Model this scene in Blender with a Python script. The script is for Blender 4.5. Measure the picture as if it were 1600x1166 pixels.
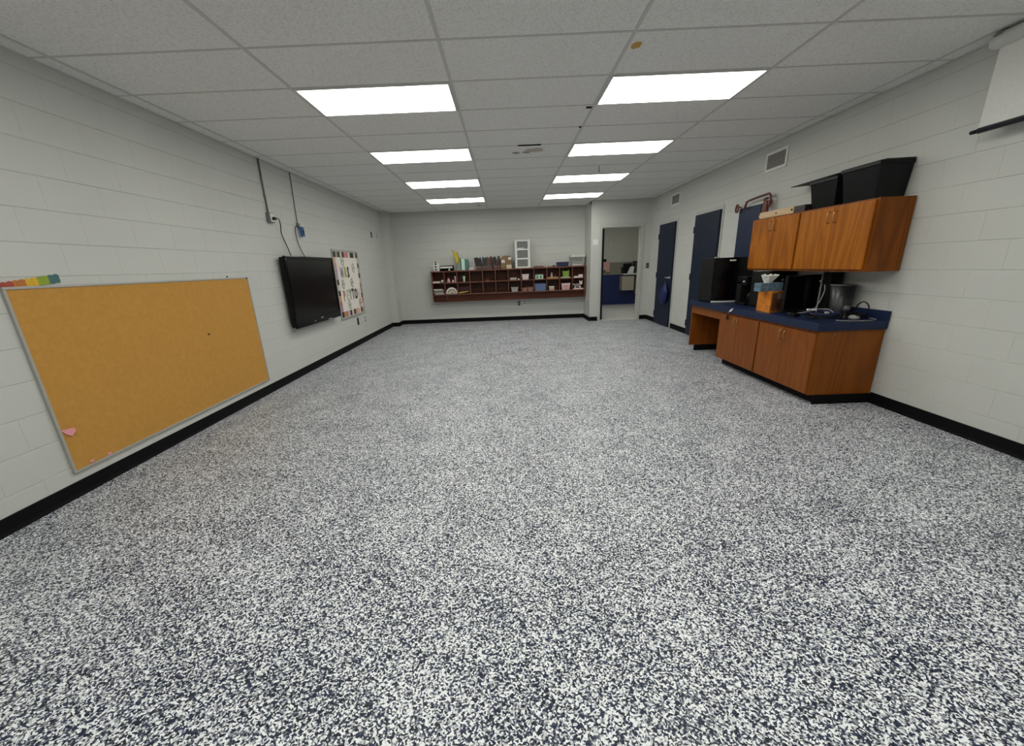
import bpy, bmesh, math, random
from mathutils import Vector, Matrix
random.seed(7)
for o in list(bpy.data.objects): bpy.data.objects.remove(o)
scn = bpy.context.scene
COL = scn.collection

# ------------------------------------------------------------------ camera, world, exposure
CAMLOC = Vector((2.941, 0.0, 1.375))
FPX, CX, CY = 645.1, 791.1, 622.83
PITCH, ROLL, YAW = -0.3101, 0.0396, 0.0090
cam = bpy.data.cameras.new('camera'); camo = bpy.data.objects.new('camera', cam); COL.objects.link(camo)
cam.sensor_fit = 'HORIZONTAL'; cam.sensor_width = 36.0
cam.lens = FPX / 1600 * 36.0
cam.shift_x = (800 - CX) / 1600; cam.shift_y = (CY - 583) / 1600
cam.clip_start = 0.05; cam.clip_end = 100
Rm = Matrix.Rotation(YAW, 3, 'Z') @ Matrix.Rotation(PITCH, 3, 'X') @ Matrix.Rotation(ROLL, 3, 'Y')
M4 = Matrix.Identity(4)
for i in range(3):
    M4[i][0] = Rm[i][0]; M4[i][1] = Rm[i][2]; M4[i][2] = -Rm[i][1]; M4[i][3] = CAMLOC[i]
camo.matrix_world = M4
scn.camera = camo
scn.view_settings.view_transform = 'Standard'
try: scn.view_settings.look = 'None'
except Exception: pass
scn.view_settings.gamma = 1.0
scn.view_settings.use_curve_mapping = False
scn.view_settings.exposure = 0.0
world = bpy.data.worlds.new('world'); scn.world = world; world.use_nodes = True
world.node_tree.nodes['Background'].inputs[0].default_value = (0.6, 0.62, 0.65, 1)
world.node_tree.nodes['Background'].inputs[1].default_value = 0.05
PANEL_STRENGTH = 8.3

# room dimensions
XR, YB, YF, ZC = 6.39, 11.13, -3.0, 2.725
YJ, XJ = 10.35, 4.98          # doorway wall and its jog
FT = 0.3048
GX0, GY0 = 1.36, 3.73         # ceiling grid origin

# ------------------------------------------------------------------ materials
def srgb(r, g, b):
    f = lambda c: (c / 255 / 12.92) if c / 255 <= 0.04045 else ((c / 255 + 0.055) / 1.055) ** 2.4
    return (f(r), f(g), f(b), 1)
MATS = {}
def newmat(name):
    m = bpy.data.materials.new(name); m.use_nodes = True
    return m, m.node_tree.nodes, m.node_tree.links, m.node_tree.nodes['Principled BSDF']
def mat(name, col, rough=0.5, metal=0.0, var=0.08, scale=40.0, bump=0.0, spec=0.5, emit=0.0):
    """plain procedural material: colour with slight noise variation and optional fine relief"""
    if name in MATS: return MATS[name]
    m, n, l, b = newmat(name)
    if len(col) == 3: col = (*col, 1)
    tc = n.new('ShaderNodeTexCoord')
    no = n.new('ShaderNodeTexNoise'); no.inputs['Scale'].default_value = scale; no.inputs['Detail'].default_value = 3
    l.new(tc.outputs['Object'], no.inputs['Vector'])
    mix = n.new('ShaderNodeMix'); mix.data_type = 'RGBA'
    mix.inputs[6].default_value = tuple(c * (1 - var) for c in col[:3]) + (1,)
    mix.inputs[7].default_value = tuple(min(1, c * (1 + var)) for c in col[:3]) + (1,)
    l.new(no.outputs['Fac'], mix.inputs[0]); l.new(mix.outputs[2], b.inputs['Base Color'])
    b.inputs['Roughness'].default_value = rough; b.inputs['Metallic'].default_value = metal
    b.inputs['Specular IOR Level'].default_value = spec
    if bump:
        bp = n.new('ShaderNodeBump'); bp.inputs['Strength'].default_value = bump; bp.inputs['Distance'].default_value = 0.002
        l.new(no.outputs['Fac'], bp.inputs['Height']); l.new(bp.outputs['Normal'], b.inputs['Normal'])
    MATS[name] = m
    return m
def wood(name, c1, c2, axis='Z', scale=1.0, rough=0.38):
    if name in MATS: return MATS[name]
    m, n, l, b = newmat(name)
    geo = n.new('ShaderNodeNewGeometry')
    mp = n.new('ShaderNodeMapping')
    s = {'Z': (1, 1, 0.14), 'Y': (1, 0.14, 1), 'X': (0.14, 1, 1)}[axis]
    mp.inputs['Scale'].default_value = tuple(v * scale for v in s)
    l.new(geo.outputs['Position'], mp.inputs['Vector'])
    n1 = n.new('ShaderNodeTexNoise'); n1.inputs['Scale'].default_value = 4.0; n1.inputs['Detail'].default_value = 2; n1.inputs['Distortion'].default_value = 0.5
    l.new(mp.outputs['Vector'], n1.inputs['Vector'])
    mul = n.new('ShaderNodeMath'); mul.operation = 'MULTIPLY'; mul.inputs[1].default_value = 16
    l.new(n1.outputs['Fac'], mul.inputs[0])
    fr = n.new('ShaderNodeMath'); fr.operation = 'PINGPONG'; fr.inputs[1].default_value = 1.0
    l.new(mul.outputs[0], fr.inputs[0])
    n2 = n.new('ShaderNodeTexNoise'); n2.inputs['Scale'].default_value = 130; n2.inputs['Detail'].default_value = 2
    l.new(mp.outputs['Vector'], n2.inputs['Vector'])
    ad = n.new('ShaderNodeMath'); ad.operation = 'MULTIPLY_ADD'; ad.inputs[1].default_value = 0.55; 
    l.new(fr.outputs[0], ad.inputs[0])
    m2 = n.new('ShaderNodeMath'); m2.operation = 'MULTIPLY'; m2.inputs[1].default_value = 0.45
    l.new(n2.outputs['Fac'], m2.inputs[0]); l.new(m2.outputs[0], ad.inputs[2])
    mix = n.new('ShaderNodeMix'); mix.data_type = 'RGBA'
    mix.inputs[6].default_value = (*c1[:3], 1); mix.inputs[7].default_value = (*c2[:3], 1)
    l.new(ad.outputs[0], mix.inputs[0]); l.new(mix.outputs[2], b.inputs['Base Color'])
    b.inputs['Roughness'].default_value = rough; b.inputs['Specular IOR Level'].default_value = 0.22
    MATS[name] = m
    return m
def emis(name, col, strength):
    if name in MATS: return MATS[name]
    m, n, l, b = newmat(name)
    b.inputs['Base Color'].default_value = (*col[:3], 1)
    b.inputs['Emission Color'].default_value = (*col[:3], 1); b.inputs['Emission Strength'].default_value = strength
    MATS[name] = m; return m

def wall_mat():
    m, n, l, b = newmat('painted_block')
    geo = n.new('ShaderNodeNewGeometry')
    no = n.new('ShaderNodeTexNoise'); no.inputs['Scale'].default_value = 170; no.inputs['Detail'].default_value = 4
    l.new(geo.outputs['Position'], no.inputs['Vector'])
    n2 = n.new('ShaderNodeTexNoise'); n2.inputs['Scale'].default_value = 1.7; n2.inputs['Detail'].default_value = 3
    l.new(geo.outputs['Position'], n2.inputs['Vector'])
    mix = n.new('ShaderNodeMix'); mix.data_type = 'RGBA'
    mix.inputs[6].default_value = (0.545, 0.555, 0.522, 1); mix.inputs[7].default_value = (0.60, 0.61, 0.58, 1)
    l.new(n2.outputs['Fac'], mix.inputs[0]); l.new(mix.outputs[2], b.inputs['Base Color'])
    b.inputs['Roughness'].default_value = 0.55
    bp = n.new('ShaderNodeBump'); bp.inputs['Strength'].default_value = 0.22; bp.inputs['Distance'].default_value = 0.0015
    l.new(no.outputs['Fac'], bp.inputs['Height']); l.new(bp.outputs['Normal'], b.inputs['Normal'])
    MATS['wall'] = m
    return m
def floor_mat():
    m, n, l, b = newmat('flake_floor')
    geo = n.new('ShaderNodeNewGeometry')
    wob = n.new('ShaderNodeTexNoise'); wob.inputs['Scale'].default_value = 90; wob.inputs['Detail'].default_value = 1
    l.new(geo.outputs['Position'], wob.inputs['Vector'])
    vm = n.new('ShaderNodeVectorMath'); vm.operation = 'MULTIPLY_ADD'; vm.inputs[1].default_value = (0.012, 0.012, 0)
    l.new(wob.outputs['Color'], vm.inputs[0]); l.new(geo.outputs['Position'], vm.inputs[2])
    vo = n.new('ShaderNodeTexVoronoi'); vo.inputs['Scale'].default_value = 185; vo.voronoi_dimensions = '2D'
    l.new(vm.outputs[0], vo.inputs['Vector'])
    sep = n.new('ShaderNodeSeparateColor'); l.new(vo.outputs['Color'], sep.inputs[0])
    big = n.new('ShaderNodeTexNoise'); big.inputs['Scale'].default_value = 3.2; big.inputs['Detail'].default_value = 4
    l.new(geo.outputs['Position'], big.inputs['Vector'])
    ad = n.new('ShaderNodeMath'); ad.operation = 'MULTIPLY_ADD'; ad.inputs[1].default_value = 0.34
    l.new(big.outputs['Fac'], ad.inputs[0]); l.new(sep.outputs[0], ad.inputs[2])
    sb = n.new('ShaderNodeMath'); sb.operation = 'SUBTRACT'; sb.inputs[1].default_value = 0.17
    l.new(ad.outputs[0], sb.inputs[0])
    rp = n.new('ShaderNodeValToRGB'); rp.color_ramp.interpolation = 'CONSTANT'
    e = rp.color_ramp.elements
    e[0].position = 0; e[0].color = (0.010, 0.013, 0.022, 1)
    e[1].position = 0.20; e[1].color = (0.020, 0.032, 0.078, 1)
    for p, c in ((0.36, (0.058, 0.068, 0.095, 1)), (0.45, (0.25, 0.27, 0.30, 1)), (0.58, (0.58, 0.60, 0.63, 1)), (0.72, (0.84, 0.86, 0.88, 1))):
        q = e.new(p); q.color = c
    l.new(sb.outputs[0], rp.inputs[0]); l.new(rp.outputs[0], b.inputs['Base Color'])
    b.inputs['Roughness'].default_value = 0.42
    b.inputs['Specular IOR Level'].default_value = 0.24
    bp = n.new('ShaderNodeBump'); bp.inputs['Strength'].default_value = 0.25; bp.inputs['Distance'].default_value = 0.001
    l.new(sep.outputs[1], bp.inputs['Height']); l.new(bp.outputs['Normal'], b.inputs['Normal'])
    return m
def tile_mat(name='acoustic_tile', stains=()):
    m, n, l, b = newmat(name)
    geo = n.new('ShaderNodeNewGeometry')
    vo = n.new('ShaderNodeTexNoise'); vo.inputs['Scale'].default_value = 75; vo.inputs['Detail'].default_value = 5; vo.inputs['Roughness'].default_value = 0.7
    l.new(geo.outputs['Position'], vo.inputs['Vector'])
    rp = n.new('ShaderNodeValToRGB'); e = rp.color_ramp.elements
    e[0].position = 0.36; e[0].color = (0.66, 0.652, 0.635, 1); e[1].position = 0.52; e[1].color = (0.825, 0.818, 0.80, 1)
    l.new(vo.outputs['Fac'], rp.inputs[0])
    out = rp.outputs[0]
    for (x, y, rx, ry, col) in stains:
        mp = n.new('ShaderNodeMapping'); mp.vector_type = 'TEXTURE'
        mp.inputs['Location'].default_value = (x, y, ZC); mp.inputs['Scale'].default_value = (rx, ry, 1)
        w = n.new('ShaderNodeTexNoise'); w.inputs['Scale'].default_value = 18
        l.new(geo.outputs['Position'], w.inputs['Vector'])
        l.new(geo.outputs['Position'], mp.inputs['Vector'])
        ln = n.new('ShaderNodeVectorMath'); ln.operation = 'LENGTH'; l.new(mp.outputs[0], ln.inputs[0])
        s = n.new('ShaderNodeMath'); s.operation = 'ADD'; l.new(ln.outputs['Value'], s.inputs[0]); l.new(w.outputs['Fac'], s.inputs[1])
        r2 = n.new('ShaderNodeValToRGB'); r2.color_ramp.elements[0].position = 0.9; r2.color_ramp.elements[0].color = (1, 1, 1, 1)
        r2.color_ramp.elements[1].position = 1.35 / 1.0 if False else 1.0; r2.color_ramp.elements[1].color = (0, 0, 0, 1)
        h = n.new('ShaderNodeMath'); h.operation = 'MULTIPLY'; h.inputs[1].default_value = 0.66
        l.new(s.outputs[0], h.inputs[0]); l.new(h.outputs[0], r2.inputs[0])
        mx = n.new('ShaderNodeMix'); mx.data_type = 'RGBA'; mx.inputs[7].default_value = (*col, 1)
        l.new(r2.outputs[0], mx.inputs[0]); l.new(out, mx.inputs[6]); out = mx.outputs[2]
    l.new(out, b.inputs['Base Color'])
    b.inputs['Roughness'].default_value = 0.9; b.inputs['Specular IOR Level'].default_value = 0.2
    bp = n.new('ShaderNodeBump'); bp.inputs['Strength'].default_value = 0.35; bp.inputs['Distance'].default_value = 0.002
    l.new(vo.outputs['Fac'], bp.inputs['Height']); l.new(bp.outputs['Normal'], b.inputs['Normal'])
    return m
def lens_mat():
    m, n, l, b = newmat('troffer_lens')
    tc = n.new('ShaderNodeTexCoord'); sp = n.new('ShaderNodeSeparateXYZ'); l.new(tc.outputs['Object'], sp.inputs[0])
    w = n.new('ShaderNodeMath'); w.operation = 'MULTIPLY'; w.inputs[1].default_value = 2 * math.pi / 0.19
    l.new(sp.outputs['Y'], w.inputs[0])
    c = n.new('ShaderNodeMath'); c.operation = 'COSINE'; l.new(w.outputs[0], c.inputs[0])
    k = n.new('ShaderNodeMath'); k.operation = 'MULTIPLY_ADD'; k.inputs[1].default_value = 0.14 * PANEL_STRENGTH; k.inputs[2].default_value = PANEL_STRENGTH
    l.new(c.outputs[0], k.inputs[0])
    b.inputs['Base Color'].default_value = (0.85, 0.85, 0.8, 1); b.inputs['Roughness'].default_value = 0.4
    b.inputs['Emission Color'].default_value = (1.0, 0.99, 0.915, 1)
    l.new(k.outputs[0], b.inputs['Emission Strength'])
    return m
M_WALL = wall_mat(); M_FLOOR = floor_mat(); M_TILE = tile_mat(); M_LENS = lens_mat()
M_TEE = mat('ceiling_tee', (0.56, 0.55, 0.53), 0.5)
M_BASE = mat('black_vinyl', (0.004, 0.004, 0.005), 0.6, var=0.2, spec=0.12)
M_NAVY = mat('navy_paint', (0.008, 0.014, 0.034), 0.5, var=0.15, scale=6, spec=0.25)
M_NAVYLAM = mat('navy_laminate', (0.008, 0.018, 0.056), 0.4, var=0.25, scale=300, spec=0.3)
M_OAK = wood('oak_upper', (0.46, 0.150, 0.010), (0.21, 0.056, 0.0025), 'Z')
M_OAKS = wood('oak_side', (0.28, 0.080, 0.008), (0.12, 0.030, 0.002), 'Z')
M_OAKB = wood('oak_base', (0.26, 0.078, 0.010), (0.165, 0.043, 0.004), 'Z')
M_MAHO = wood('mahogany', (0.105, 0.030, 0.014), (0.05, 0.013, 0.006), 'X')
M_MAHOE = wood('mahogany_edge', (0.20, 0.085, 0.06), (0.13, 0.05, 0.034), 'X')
M_ALU = mat('aluminium', (0.44, 0.435, 0.41), 0.4, 0.25)
M_BRASS = mat('brass', (0.50, 0.30, 0.14), 0.35, 0.9)
M_CHROME = mat('chrome', (0.70, 0.70, 0.69), 0.3, 0.55, var=0.02)
M_BLK = mat('black_plastic', (0.004, 0.004, 0.005), 0.4, spec=0.22)
M_BLKG = mat('black_gloss', (0.003, 0.003, 0.004), 0.14, spec=0.18)
M_BLKM = mat('black_matte', (0.005, 0.005, 0.005), 0.6, spec=0.2)
M_WHITE = mat('white_plastic', (0.78, 0.78, 0.75), 0.45)
M_WHTP = mat('white_paint', (0.66, 0.66, 0.63), 0.5)
M_FRAME = mat('frame_paint', (0.52, 0.525, 0.49), 0.45)
M_GREY = mat('grey_plastic', (0.22, 0.22, 0.22), 0.5)
M_STEEL = mat('galvanised', (0.22, 0.22, 0.215), 0.45, 0.6)
M_DARK = mat('dark_void', (0.012, 0.011, 0.010), 0.8)
M_PAPER = mat('white_paper', (0.72, 0.70, 0.66), 0.8)
M_LOUVRE = mat('louvre', (0.13, 0.115, 0.10), 0.5)

# ------------------------------------------------------------------ mesh builder
class MB:
    def __init__(s): s.bm = bmesh.new(); s.mats = []
    def mi(s, m):
        if m is None: return 0
        if m not in s.mats: s.mats.append(m)
        return s.mats.index(m)
    def faces(s, vs, fs, m=None, smooth=False):
        k = s.mi(m); bv = [s.bm.verts.new(v) for v in vs]
        for f in fs:
            try:
                q = s.bm.faces.new([bv[i] for i in f]); q.material_index = k; q.smooth = smooth
            except ValueError: pass
        return s
    def box(s, x0, x1, y0, y1, z0, z1, m=None, bev=0.0):
        if x0 > x1: x0, x1 = x1, x0
        if y0 > y1: y0, y1 = y1, y0
        if z0 > z1: z0, z1 = z1, z0
        vs = [(x, y, z) for x in (x0, x1) for y in (y0, y1) for z in (z0, z1)]
        fs = [(0, 1, 3, 2), (4, 6, 7, 5), (0, 4, 5, 1), (2, 3, 7, 6), (0, 2, 6, 4), (1, 5, 7, 3)]
        if not bev: return s.faces(vs, fs, m)
        b2 = bmesh.new(); bv = [b2.verts.new(v) for v in vs]
        for f in fs: b2.faces.new([bv[i] for i in f])
        bmesh.ops.bevel(b2, geom=list(b2.edges), offset=bev, segments=2, affect='EDGES', profile=0.6)
        return s.merge(b2, m)
    def merge(s, b2, m=None, smooth=False):
        k = s.mi(m); b2.verts.ensure_lookup_table(); mp = {}
        for v in b2.verts: mp[v] = s.bm.verts.new(v.co)
        for f in b2.faces:
            q = s.bm.faces.new([mp[v] for v in f.verts]); q.material_index = k; q.smooth = smooth or f.smooth
        b2.free(); return s
    def prism(s, pts, vec, m=None):
        """planar outline of 3d points, extruded by vec"""
        n = len(pts); v = Vector(vec)
        vs = [tuple(Vector(p)) for p in pts] + [tuple(Vector(p) + v) for p in pts]
        fs = [tuple(range(n - 1, -1, -1)), tuple(range(n, 2 * n))] + [(i, (i + 1) % n, (i + 1) % n + n, i + n) for i in range(n)]
        return s.faces(vs, fs, m)
    def lathe(s, c, prof, m=None, n=20, axis='Z', cap=True):
        """prof: list of (radius, height) from c along axis"""
        vs = []; fs = []
        for r, h in prof:
            for i in range(n):
                a = 2 * math.pi * i / n; p = (r * math.cos(a), r * math.sin(a), h)
                if axis == 'X': p = (p[2], p[0], p[1])
                if axis == 'Y': p = (p[0], p[2], p[1])
                vs.append((c[0] + p[0], c[1] + p[1], c[2] + p[2]))
        for j in range(len(prof) - 1):
            for i in range(n):
                fs.append((j * n + i, j * n + (i + 1) % n, (j + 1) * n + (i + 1) % n, (j + 1) * n + i))
        s.faces(vs, fs, m, True)
        if cap:
            k = len(prof) - 1
            s.faces([vs[i] for i in range(n)], [tuple(range(n - 1, -1, -1))], m)
            s.faces([vs[k * n + i] for i in range(n)], [tuple(range(n))], m)
        return s
    def tube(s, pts, r, m=None, n=8, smooth=True, sub=0):
        P = [Vector(p) for p in pts]
        if sub and len(P) > 2:
            Q = []
            for i in range(len(P) - 1):
                p0 = P[max(i - 1, 0)]; p1 = P[i]; p2 = P[i + 1]; p3 = P[min(i + 2, len(P) - 1)]
                for k in range(sub):
                    t = k / sub
                    Q.append(0.5 * ((2 * p1) + (p2 - p0) * t + (2 * p0 - 5 * p1 + 4 * p2 - p3) * t * t + (3 * p1 - p0 - 3 * p2 + p3) * t ** 3))
            Q.append(P[-1]); P = Q
        up = Vector((0, 0, 1)); rings = []
        for i, p in enumerate(P):
            d = (P[min(i + 1, len(P) - 1)] - P[max(i - 1, 0)]).normalized()
            if i == 0:
                a = d.cross(up)
                if a.length < 1e-3: a = d.cross(Vector((1, 0, 0)))
            else: a = a - d * a.dot(d)
            a.normalize(); b = d.cross(a)
            rings.append([p + r * (math.cos(2 * math.pi * k / n) * a + math.sin(2 * math.pi * k / n) * b) for k in range(n)])
        vs = [tuple(v) for R_ in rings for v in R_]; fs = []
        for j in range(len(P) - 1):
            for k in range(n): fs.append((j * n + k, j * n + (k + 1) % n, (j + 1) * n + (k + 1) % n, (j + 1) * n + k))
        fs += [tuple(range(n - 1, -1, -1)), tuple((len(P) - 1) * n + k for k in range(n))]
        return s.faces(vs, fs, m, smooth)
    def ball(s, c, r, m=None, n=12):
        rx, ry, rz = r if isinstance(r, (tuple, list)) else (r, r, r)
        b2 = bmesh.new(); bmesh.ops.create_uvsphere(b2, u_segments=n, v_segments=max(6, n // 2 + 1), radius=1)
        for v in b2.verts: v.co = Vector((c[0] + v.co.x * rx, c[1] + v.co.y * ry, c[2] + v.co.z * rz))
        return s.merge(b2, m, True)
    def rot(s, pivot, ang, axis='Z'):
        bmesh.ops.rotate(s.bm, cent=Vector(pivot), matrix=Matrix.Rotation(ang, 3, axis), verts=list(s.bm.verts)); return s
    def build(s, name, m=None, parent=None, label=None, kind=None, origin=None):
        me = bpy.data.meshes.new(name)
        off = Vector((0, 0, 0))
        if parent is not None: off = wloc(parent)
        loc = Vector(origin) if origin is not None else off
        bmesh.ops.recalc_face_normals(s.bm, faces=list(s.bm.faces))
        bmesh.ops.translate(s.bm, vec=-loc, verts=list(s.bm.verts))
        s.bm.to_mesh(me); s.bm.free()
        for q in (s.mats if s.mats else [m]): me.materials.append(q)
        o = bpy.data.objects.new(name, me); COL.objects.link(o)
        if parent is not None: o.parent = parent
        o.location = loc - off
        if label: o['label'] = label
        if kind: o['kind'] = kind
        return o
def wloc(o):
    v = Vector(o.location)
    while o.parent is not None: o = o.parent; v = v + Vector(o.location)
    return v
def tag(o, label, cat, group=None):
    o['label'] = label; o['category'] = cat
    if group: o['group'] = group
    return o
def thing(name, loc, label, cat, group=None):
    o = bpy.data.objects.new(name, None); COL.objects.link(o); o.location = loc; o.empty_display_size = 0.1
    return tag(o, label, cat, group)
def struct(o): o['kind'] = 'structure'; return o
def bx(*a, **k): return MB().box(*a, **k)
def copy_tree(o, loc, label=None):
    r = o.copy(); COL.objects.link(r); r.location = loc
    if label: r['label'] = label
    for ch in list(o.children):
        c = ch.copy(); COL.objects.link(c); c.parent = r
        for g in list(ch.children):
            d = g.copy(); COL.objects.link(d); d.parent = c
    return r
def text_mesh(name, txt, size, m, parent, origin, ux, uz, sx=1.0, depth=0.002):
    """flat lettering as mesh: ux = reading direction, uz = up"""
    cu = bpy.data.curves.new('lettering', 'FONT'); cu.body = txt; cu.size = size; cu.extrude = depth / 2; cu.resolution_u = 3
    cu.align_x = 'CENTER'; cu.offset = 0.012
    to = bpy.data.objects.new('lettering', cu); COL.objects.link(to)
    bpy.context.view_layer.update()
    me = bpy.data.meshes.new_from_object(to.evaluated_get(bpy.context.evaluated_depsgraph_get()))
    bpy.data.objects.remove(to)
    ux = Vector(ux); uz = Vector(uz); nn = ux.cross(uz); off = wloc(parent)
    for v in me.vertices:
        c = v.co.copy(); v.co = Vector(origin) - off + ux * c.x * sx + uz * c.y + nn * c.z
    me.materials.clear(); me.materials.append(m)
    o = bpy.data.objects.new(name, me); COL.objects.link(o); o.parent = parent
    return o

# ------------------------------------------------------------------ the room
fl = MB().box(-0.2, XR + 0.2, YF, YB + 0.2, -0.1, 0.0).build('floor', M_FLOOR); struct(fl)

BH, BL = 0.2032, 0.4064
BLOCKMESH = {}
def frustum(axis, sgn, u0, u1, z0, z1, depth=0.004, iu=0.0006, iz=0.0034):
    """block face: full size at the back, slightly smaller in front, so neighbours leave a tooled joint; local, axis = normal axis"""
    uu = [(u0, z0), (u1, z0), (u1, z1), (u0, z1)]
    vv = [(u0 + iu, z0 + iz), (u1 - iu, z0 + iz), (u1 - iu, z1 - iz), (u0 + iu, z1 - iz)]
    def P(u, z, d): return (d * sgn, u, z) if axis == 'X' else (u, d * sgn, z)
    return [P(u, z, 0) for u, z in uu] + [P(u, z, depth) for u, z in vv], [(4, 5, 6, 7), (0, 1, 5, 4), (1, 2, 6, 5), (2, 3, 7, 6), (3, 0, 4, 7)]
def block_wall(parent, axis, plane, sgn, u0, u1, phase, pieces, openings=(), depth=0.004, zmin=0.06):
    """running-bond blocks; those whose centre lies in `pieces` range are objects of their own, the rest one joined part"""
    rest = MB()
    k = 0; z = 0.0
    while z < ZC - 0.01:
        za, zb = z, min(z + BH, ZC + 0.02)
        st = phase + (BL / 2 if k % 2 else 0.0)
        i = math.floor((u0 - st) / BL)
        while st + i * BL < u1:
            ua, ub = max(u0, st + i * BL), min(u1, st + (i + 1) * BL)
            rects = [(ua, ub, za, zb)]
            for (p0, p1, q0, q1) in openings:
                nr = []
                for (a, b_, c, d) in rects:
                    if b_ <= p0 or a >= p1 or d <= q0 or c >= q1: nr.append((a, b_, c, d)); continue
                    if a < p0: nr.append((a, p0, c, d))
                    if b_ > p1: nr.append((p1, b_, c, d))
                    if d > q1: nr.append((max(a, p0), min(b_, p1), q1, d))
                    if c < q0: nr.append((max(a, p0), min(b_, p1), c, q0))
                rects = nr
            for (a, b_, c, d) in rects:
                if b_ - a < 0.012 or d - c < 0.012: continue
                if pieces[0] <= (a + b_) / 2 <= pieces[1]:
                    key = (axis, sgn, round(b_ - a, 4), round(d - c, 4))
                    if key not in BLOCKMESH:
                        vs, fs = frustum(axis, sgn, -(b_ - a) / 2, (b_ - a) / 2, -(d - c) / 2, (d - c) / 2, depth)
                        me = bpy.data.meshes.new('block'); me.from_pydata(vs, [], fs); me.materials.append(M_WALL); me.update()
                        b2 = bmesh.new(); b2.from_mesh(me); bmesh.ops.recalc_face_normals(b2, faces=list(b2.faces))
                        nrm = sum((f.normal * f.calc_area() for f in b2.faces), Vector())
                        ax = 0 if axis == 'X' else 1
                        if nrm[ax] * sgn < 0: bmesh.ops.reverse_faces(b2, faces=list(b2.faces))
                        b2.to_mesh(me); b2.free()
                        BLOCKMESH[key] = me
                    o = bpy.data.objects.new('block', BLOCKMESH[key]); COL.objects.link(o); o.parent = parent
                    w = Vector((plane, (a + b_) / 2, (c + d) / 2)) if axis == 'X' else Vector(((a + b_) / 2, plane, (c + d) / 2))
                    o.location = w - wloc(parent)
                else:
                    vs, fs = frustum(axis, sgn, a, b_, c, d, depth)
                    vs = [(v[0] + plane, v[1], v[2]) if axis == 'X' else (v[0], v[1] + plane, v[2]) for v in vs]
                    rest.faces(vs, fs)
            i += 1
        z += BH; k += 1
    if len(rest.bm.verts): rest.build('blockwork', M_WALL, parent, kind='stuff')

T = 0.004
wl = bx(-0.2, -T, YF, YB + 0.2, 0, ZC + 0.1).build('wall_left', M_WALL); struct(wl)
block_wall(wl, 'X', -T, 1, YF, YB, 2.316, (0.9, 8.9))
# right wall with the doors' openings
DOORS = [(8.84, 9.71), (7.05, 7.94)]
wr = bx(XR + T, XR + 0.2, YF, YJ + 0.15, 0, ZC + 0.1).build('wall_right', M_WALL); struct(wr)
block_wall(wr, 'X', XR + T, -1, YF, YJ, 0.15, (0.9, 8.6), [(a, b, 0, 2.11) for a, b in DOORS])
wb = bx(-0.2, XJ + 0.2, YB + T, YB + 0.2, 0, ZC + 0.1).build('wall_back', M_WALL); struct(wb)
block_wall(wb, 'Y', YB + T, -1, 0.16, XJ, 0.02, (0, 6))
wj = bx(XJ + T, XJ + 0.16, YJ + 0.012, YB + 0.2, 0, ZC + 0.1).build('wall_jog', M_WALL); struct(wj)
block_wall(wj, 'X', XJ + T, -1, YJ, YB, YJ, (0, 20))
# doorway wall
OX0, OX1, OZ = 5.225, 6.155, 2.135
m_ = MB()
m_.box(XJ, OX0, YJ + T, YJ + 0.15, 0, ZC + 0.1).box(OX1, XR + 0.15, YJ + T, YJ + 0.15, 0, ZC + 0.1).box(OX0, OX1, YJ + T, YJ + 0.15, OZ, ZC + 0.1)
wd = m_.build('wall_doorway', M_WALL); struct(wd)
block_wall(wd, 'Y', YJ + T, -1, XJ, XR, XJ, (0, 10), [(OX0, OX1, 0, OZ)])
wf = bx(-0.2, XR + 0.2, YF - 0.2, YF, 0, ZC + 0.1).build('wall_front', M_WALL); struct(wf)
# pilaster in the far left corner
wp = bx(0.0, 0.16, 10.72, YB, 0, ZC).build('wall_pilaster', M_WALL); struct(wp)
block_wall(wp, 'Y', 10.72, -1, 0, 0.16, -0.1, (-1, 1), depth=0.003)
block_wall(wp, 'X', 0.16, 1, 10.72, YB, 10.60, (10, 12), depth=0.003)

def skirting(name, segs, h=0.1, t=0.008):
    m = MB()
    for (x0, y0, x1, y1, nx, ny) in segs:
        d = 0.018
        if nx:
            prof = [(0, 0), (d, 0), (d * 0.75, 0.008), (t, 0.022), (t, h - 0.003), (t * 0.6, h), (0, h)]
            m.prism([(x0 + nx * p, y0, q) for p, q in prof], (0, y1 - y0, 0))
        else:
            prof = [(0, 0), (d, 0), (d * 0.75, 0.008), (t, 0.022), (t, h - 0.003), (t * 0.6, h), (0, h)]
            m.prism([(x0, y0 + ny * p, q) for p, q in prof], (x1 - x0, 0, 0))
    return struct(m.build(name, M_BASE))
skirting('baseboard_left', [(0, YF, 0, 10.72, 1, 0), (0, 10.72, 0.178, 10.72, 0, -1), (0.16, 10.702, 0.16, YB, 1, 0)])
skirting('baseboard_back', [(0.16, YB, XJ, YB, 0, -1), (XJ, YB, XJ, YJ - 0.018, -1, 0), (XJ - 0.018, YJ, 5.175, YJ, 0, -1), (6.21, YJ, XR, YJ, 0, -1)])
skirting('baseboard_right', [(XR, YF, XR, 3.76, -1, 0), (XR, 7.99, XR, 8.79, -1, 0), (XR, 9.76, XR, YJ, -1, 0)])

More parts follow.
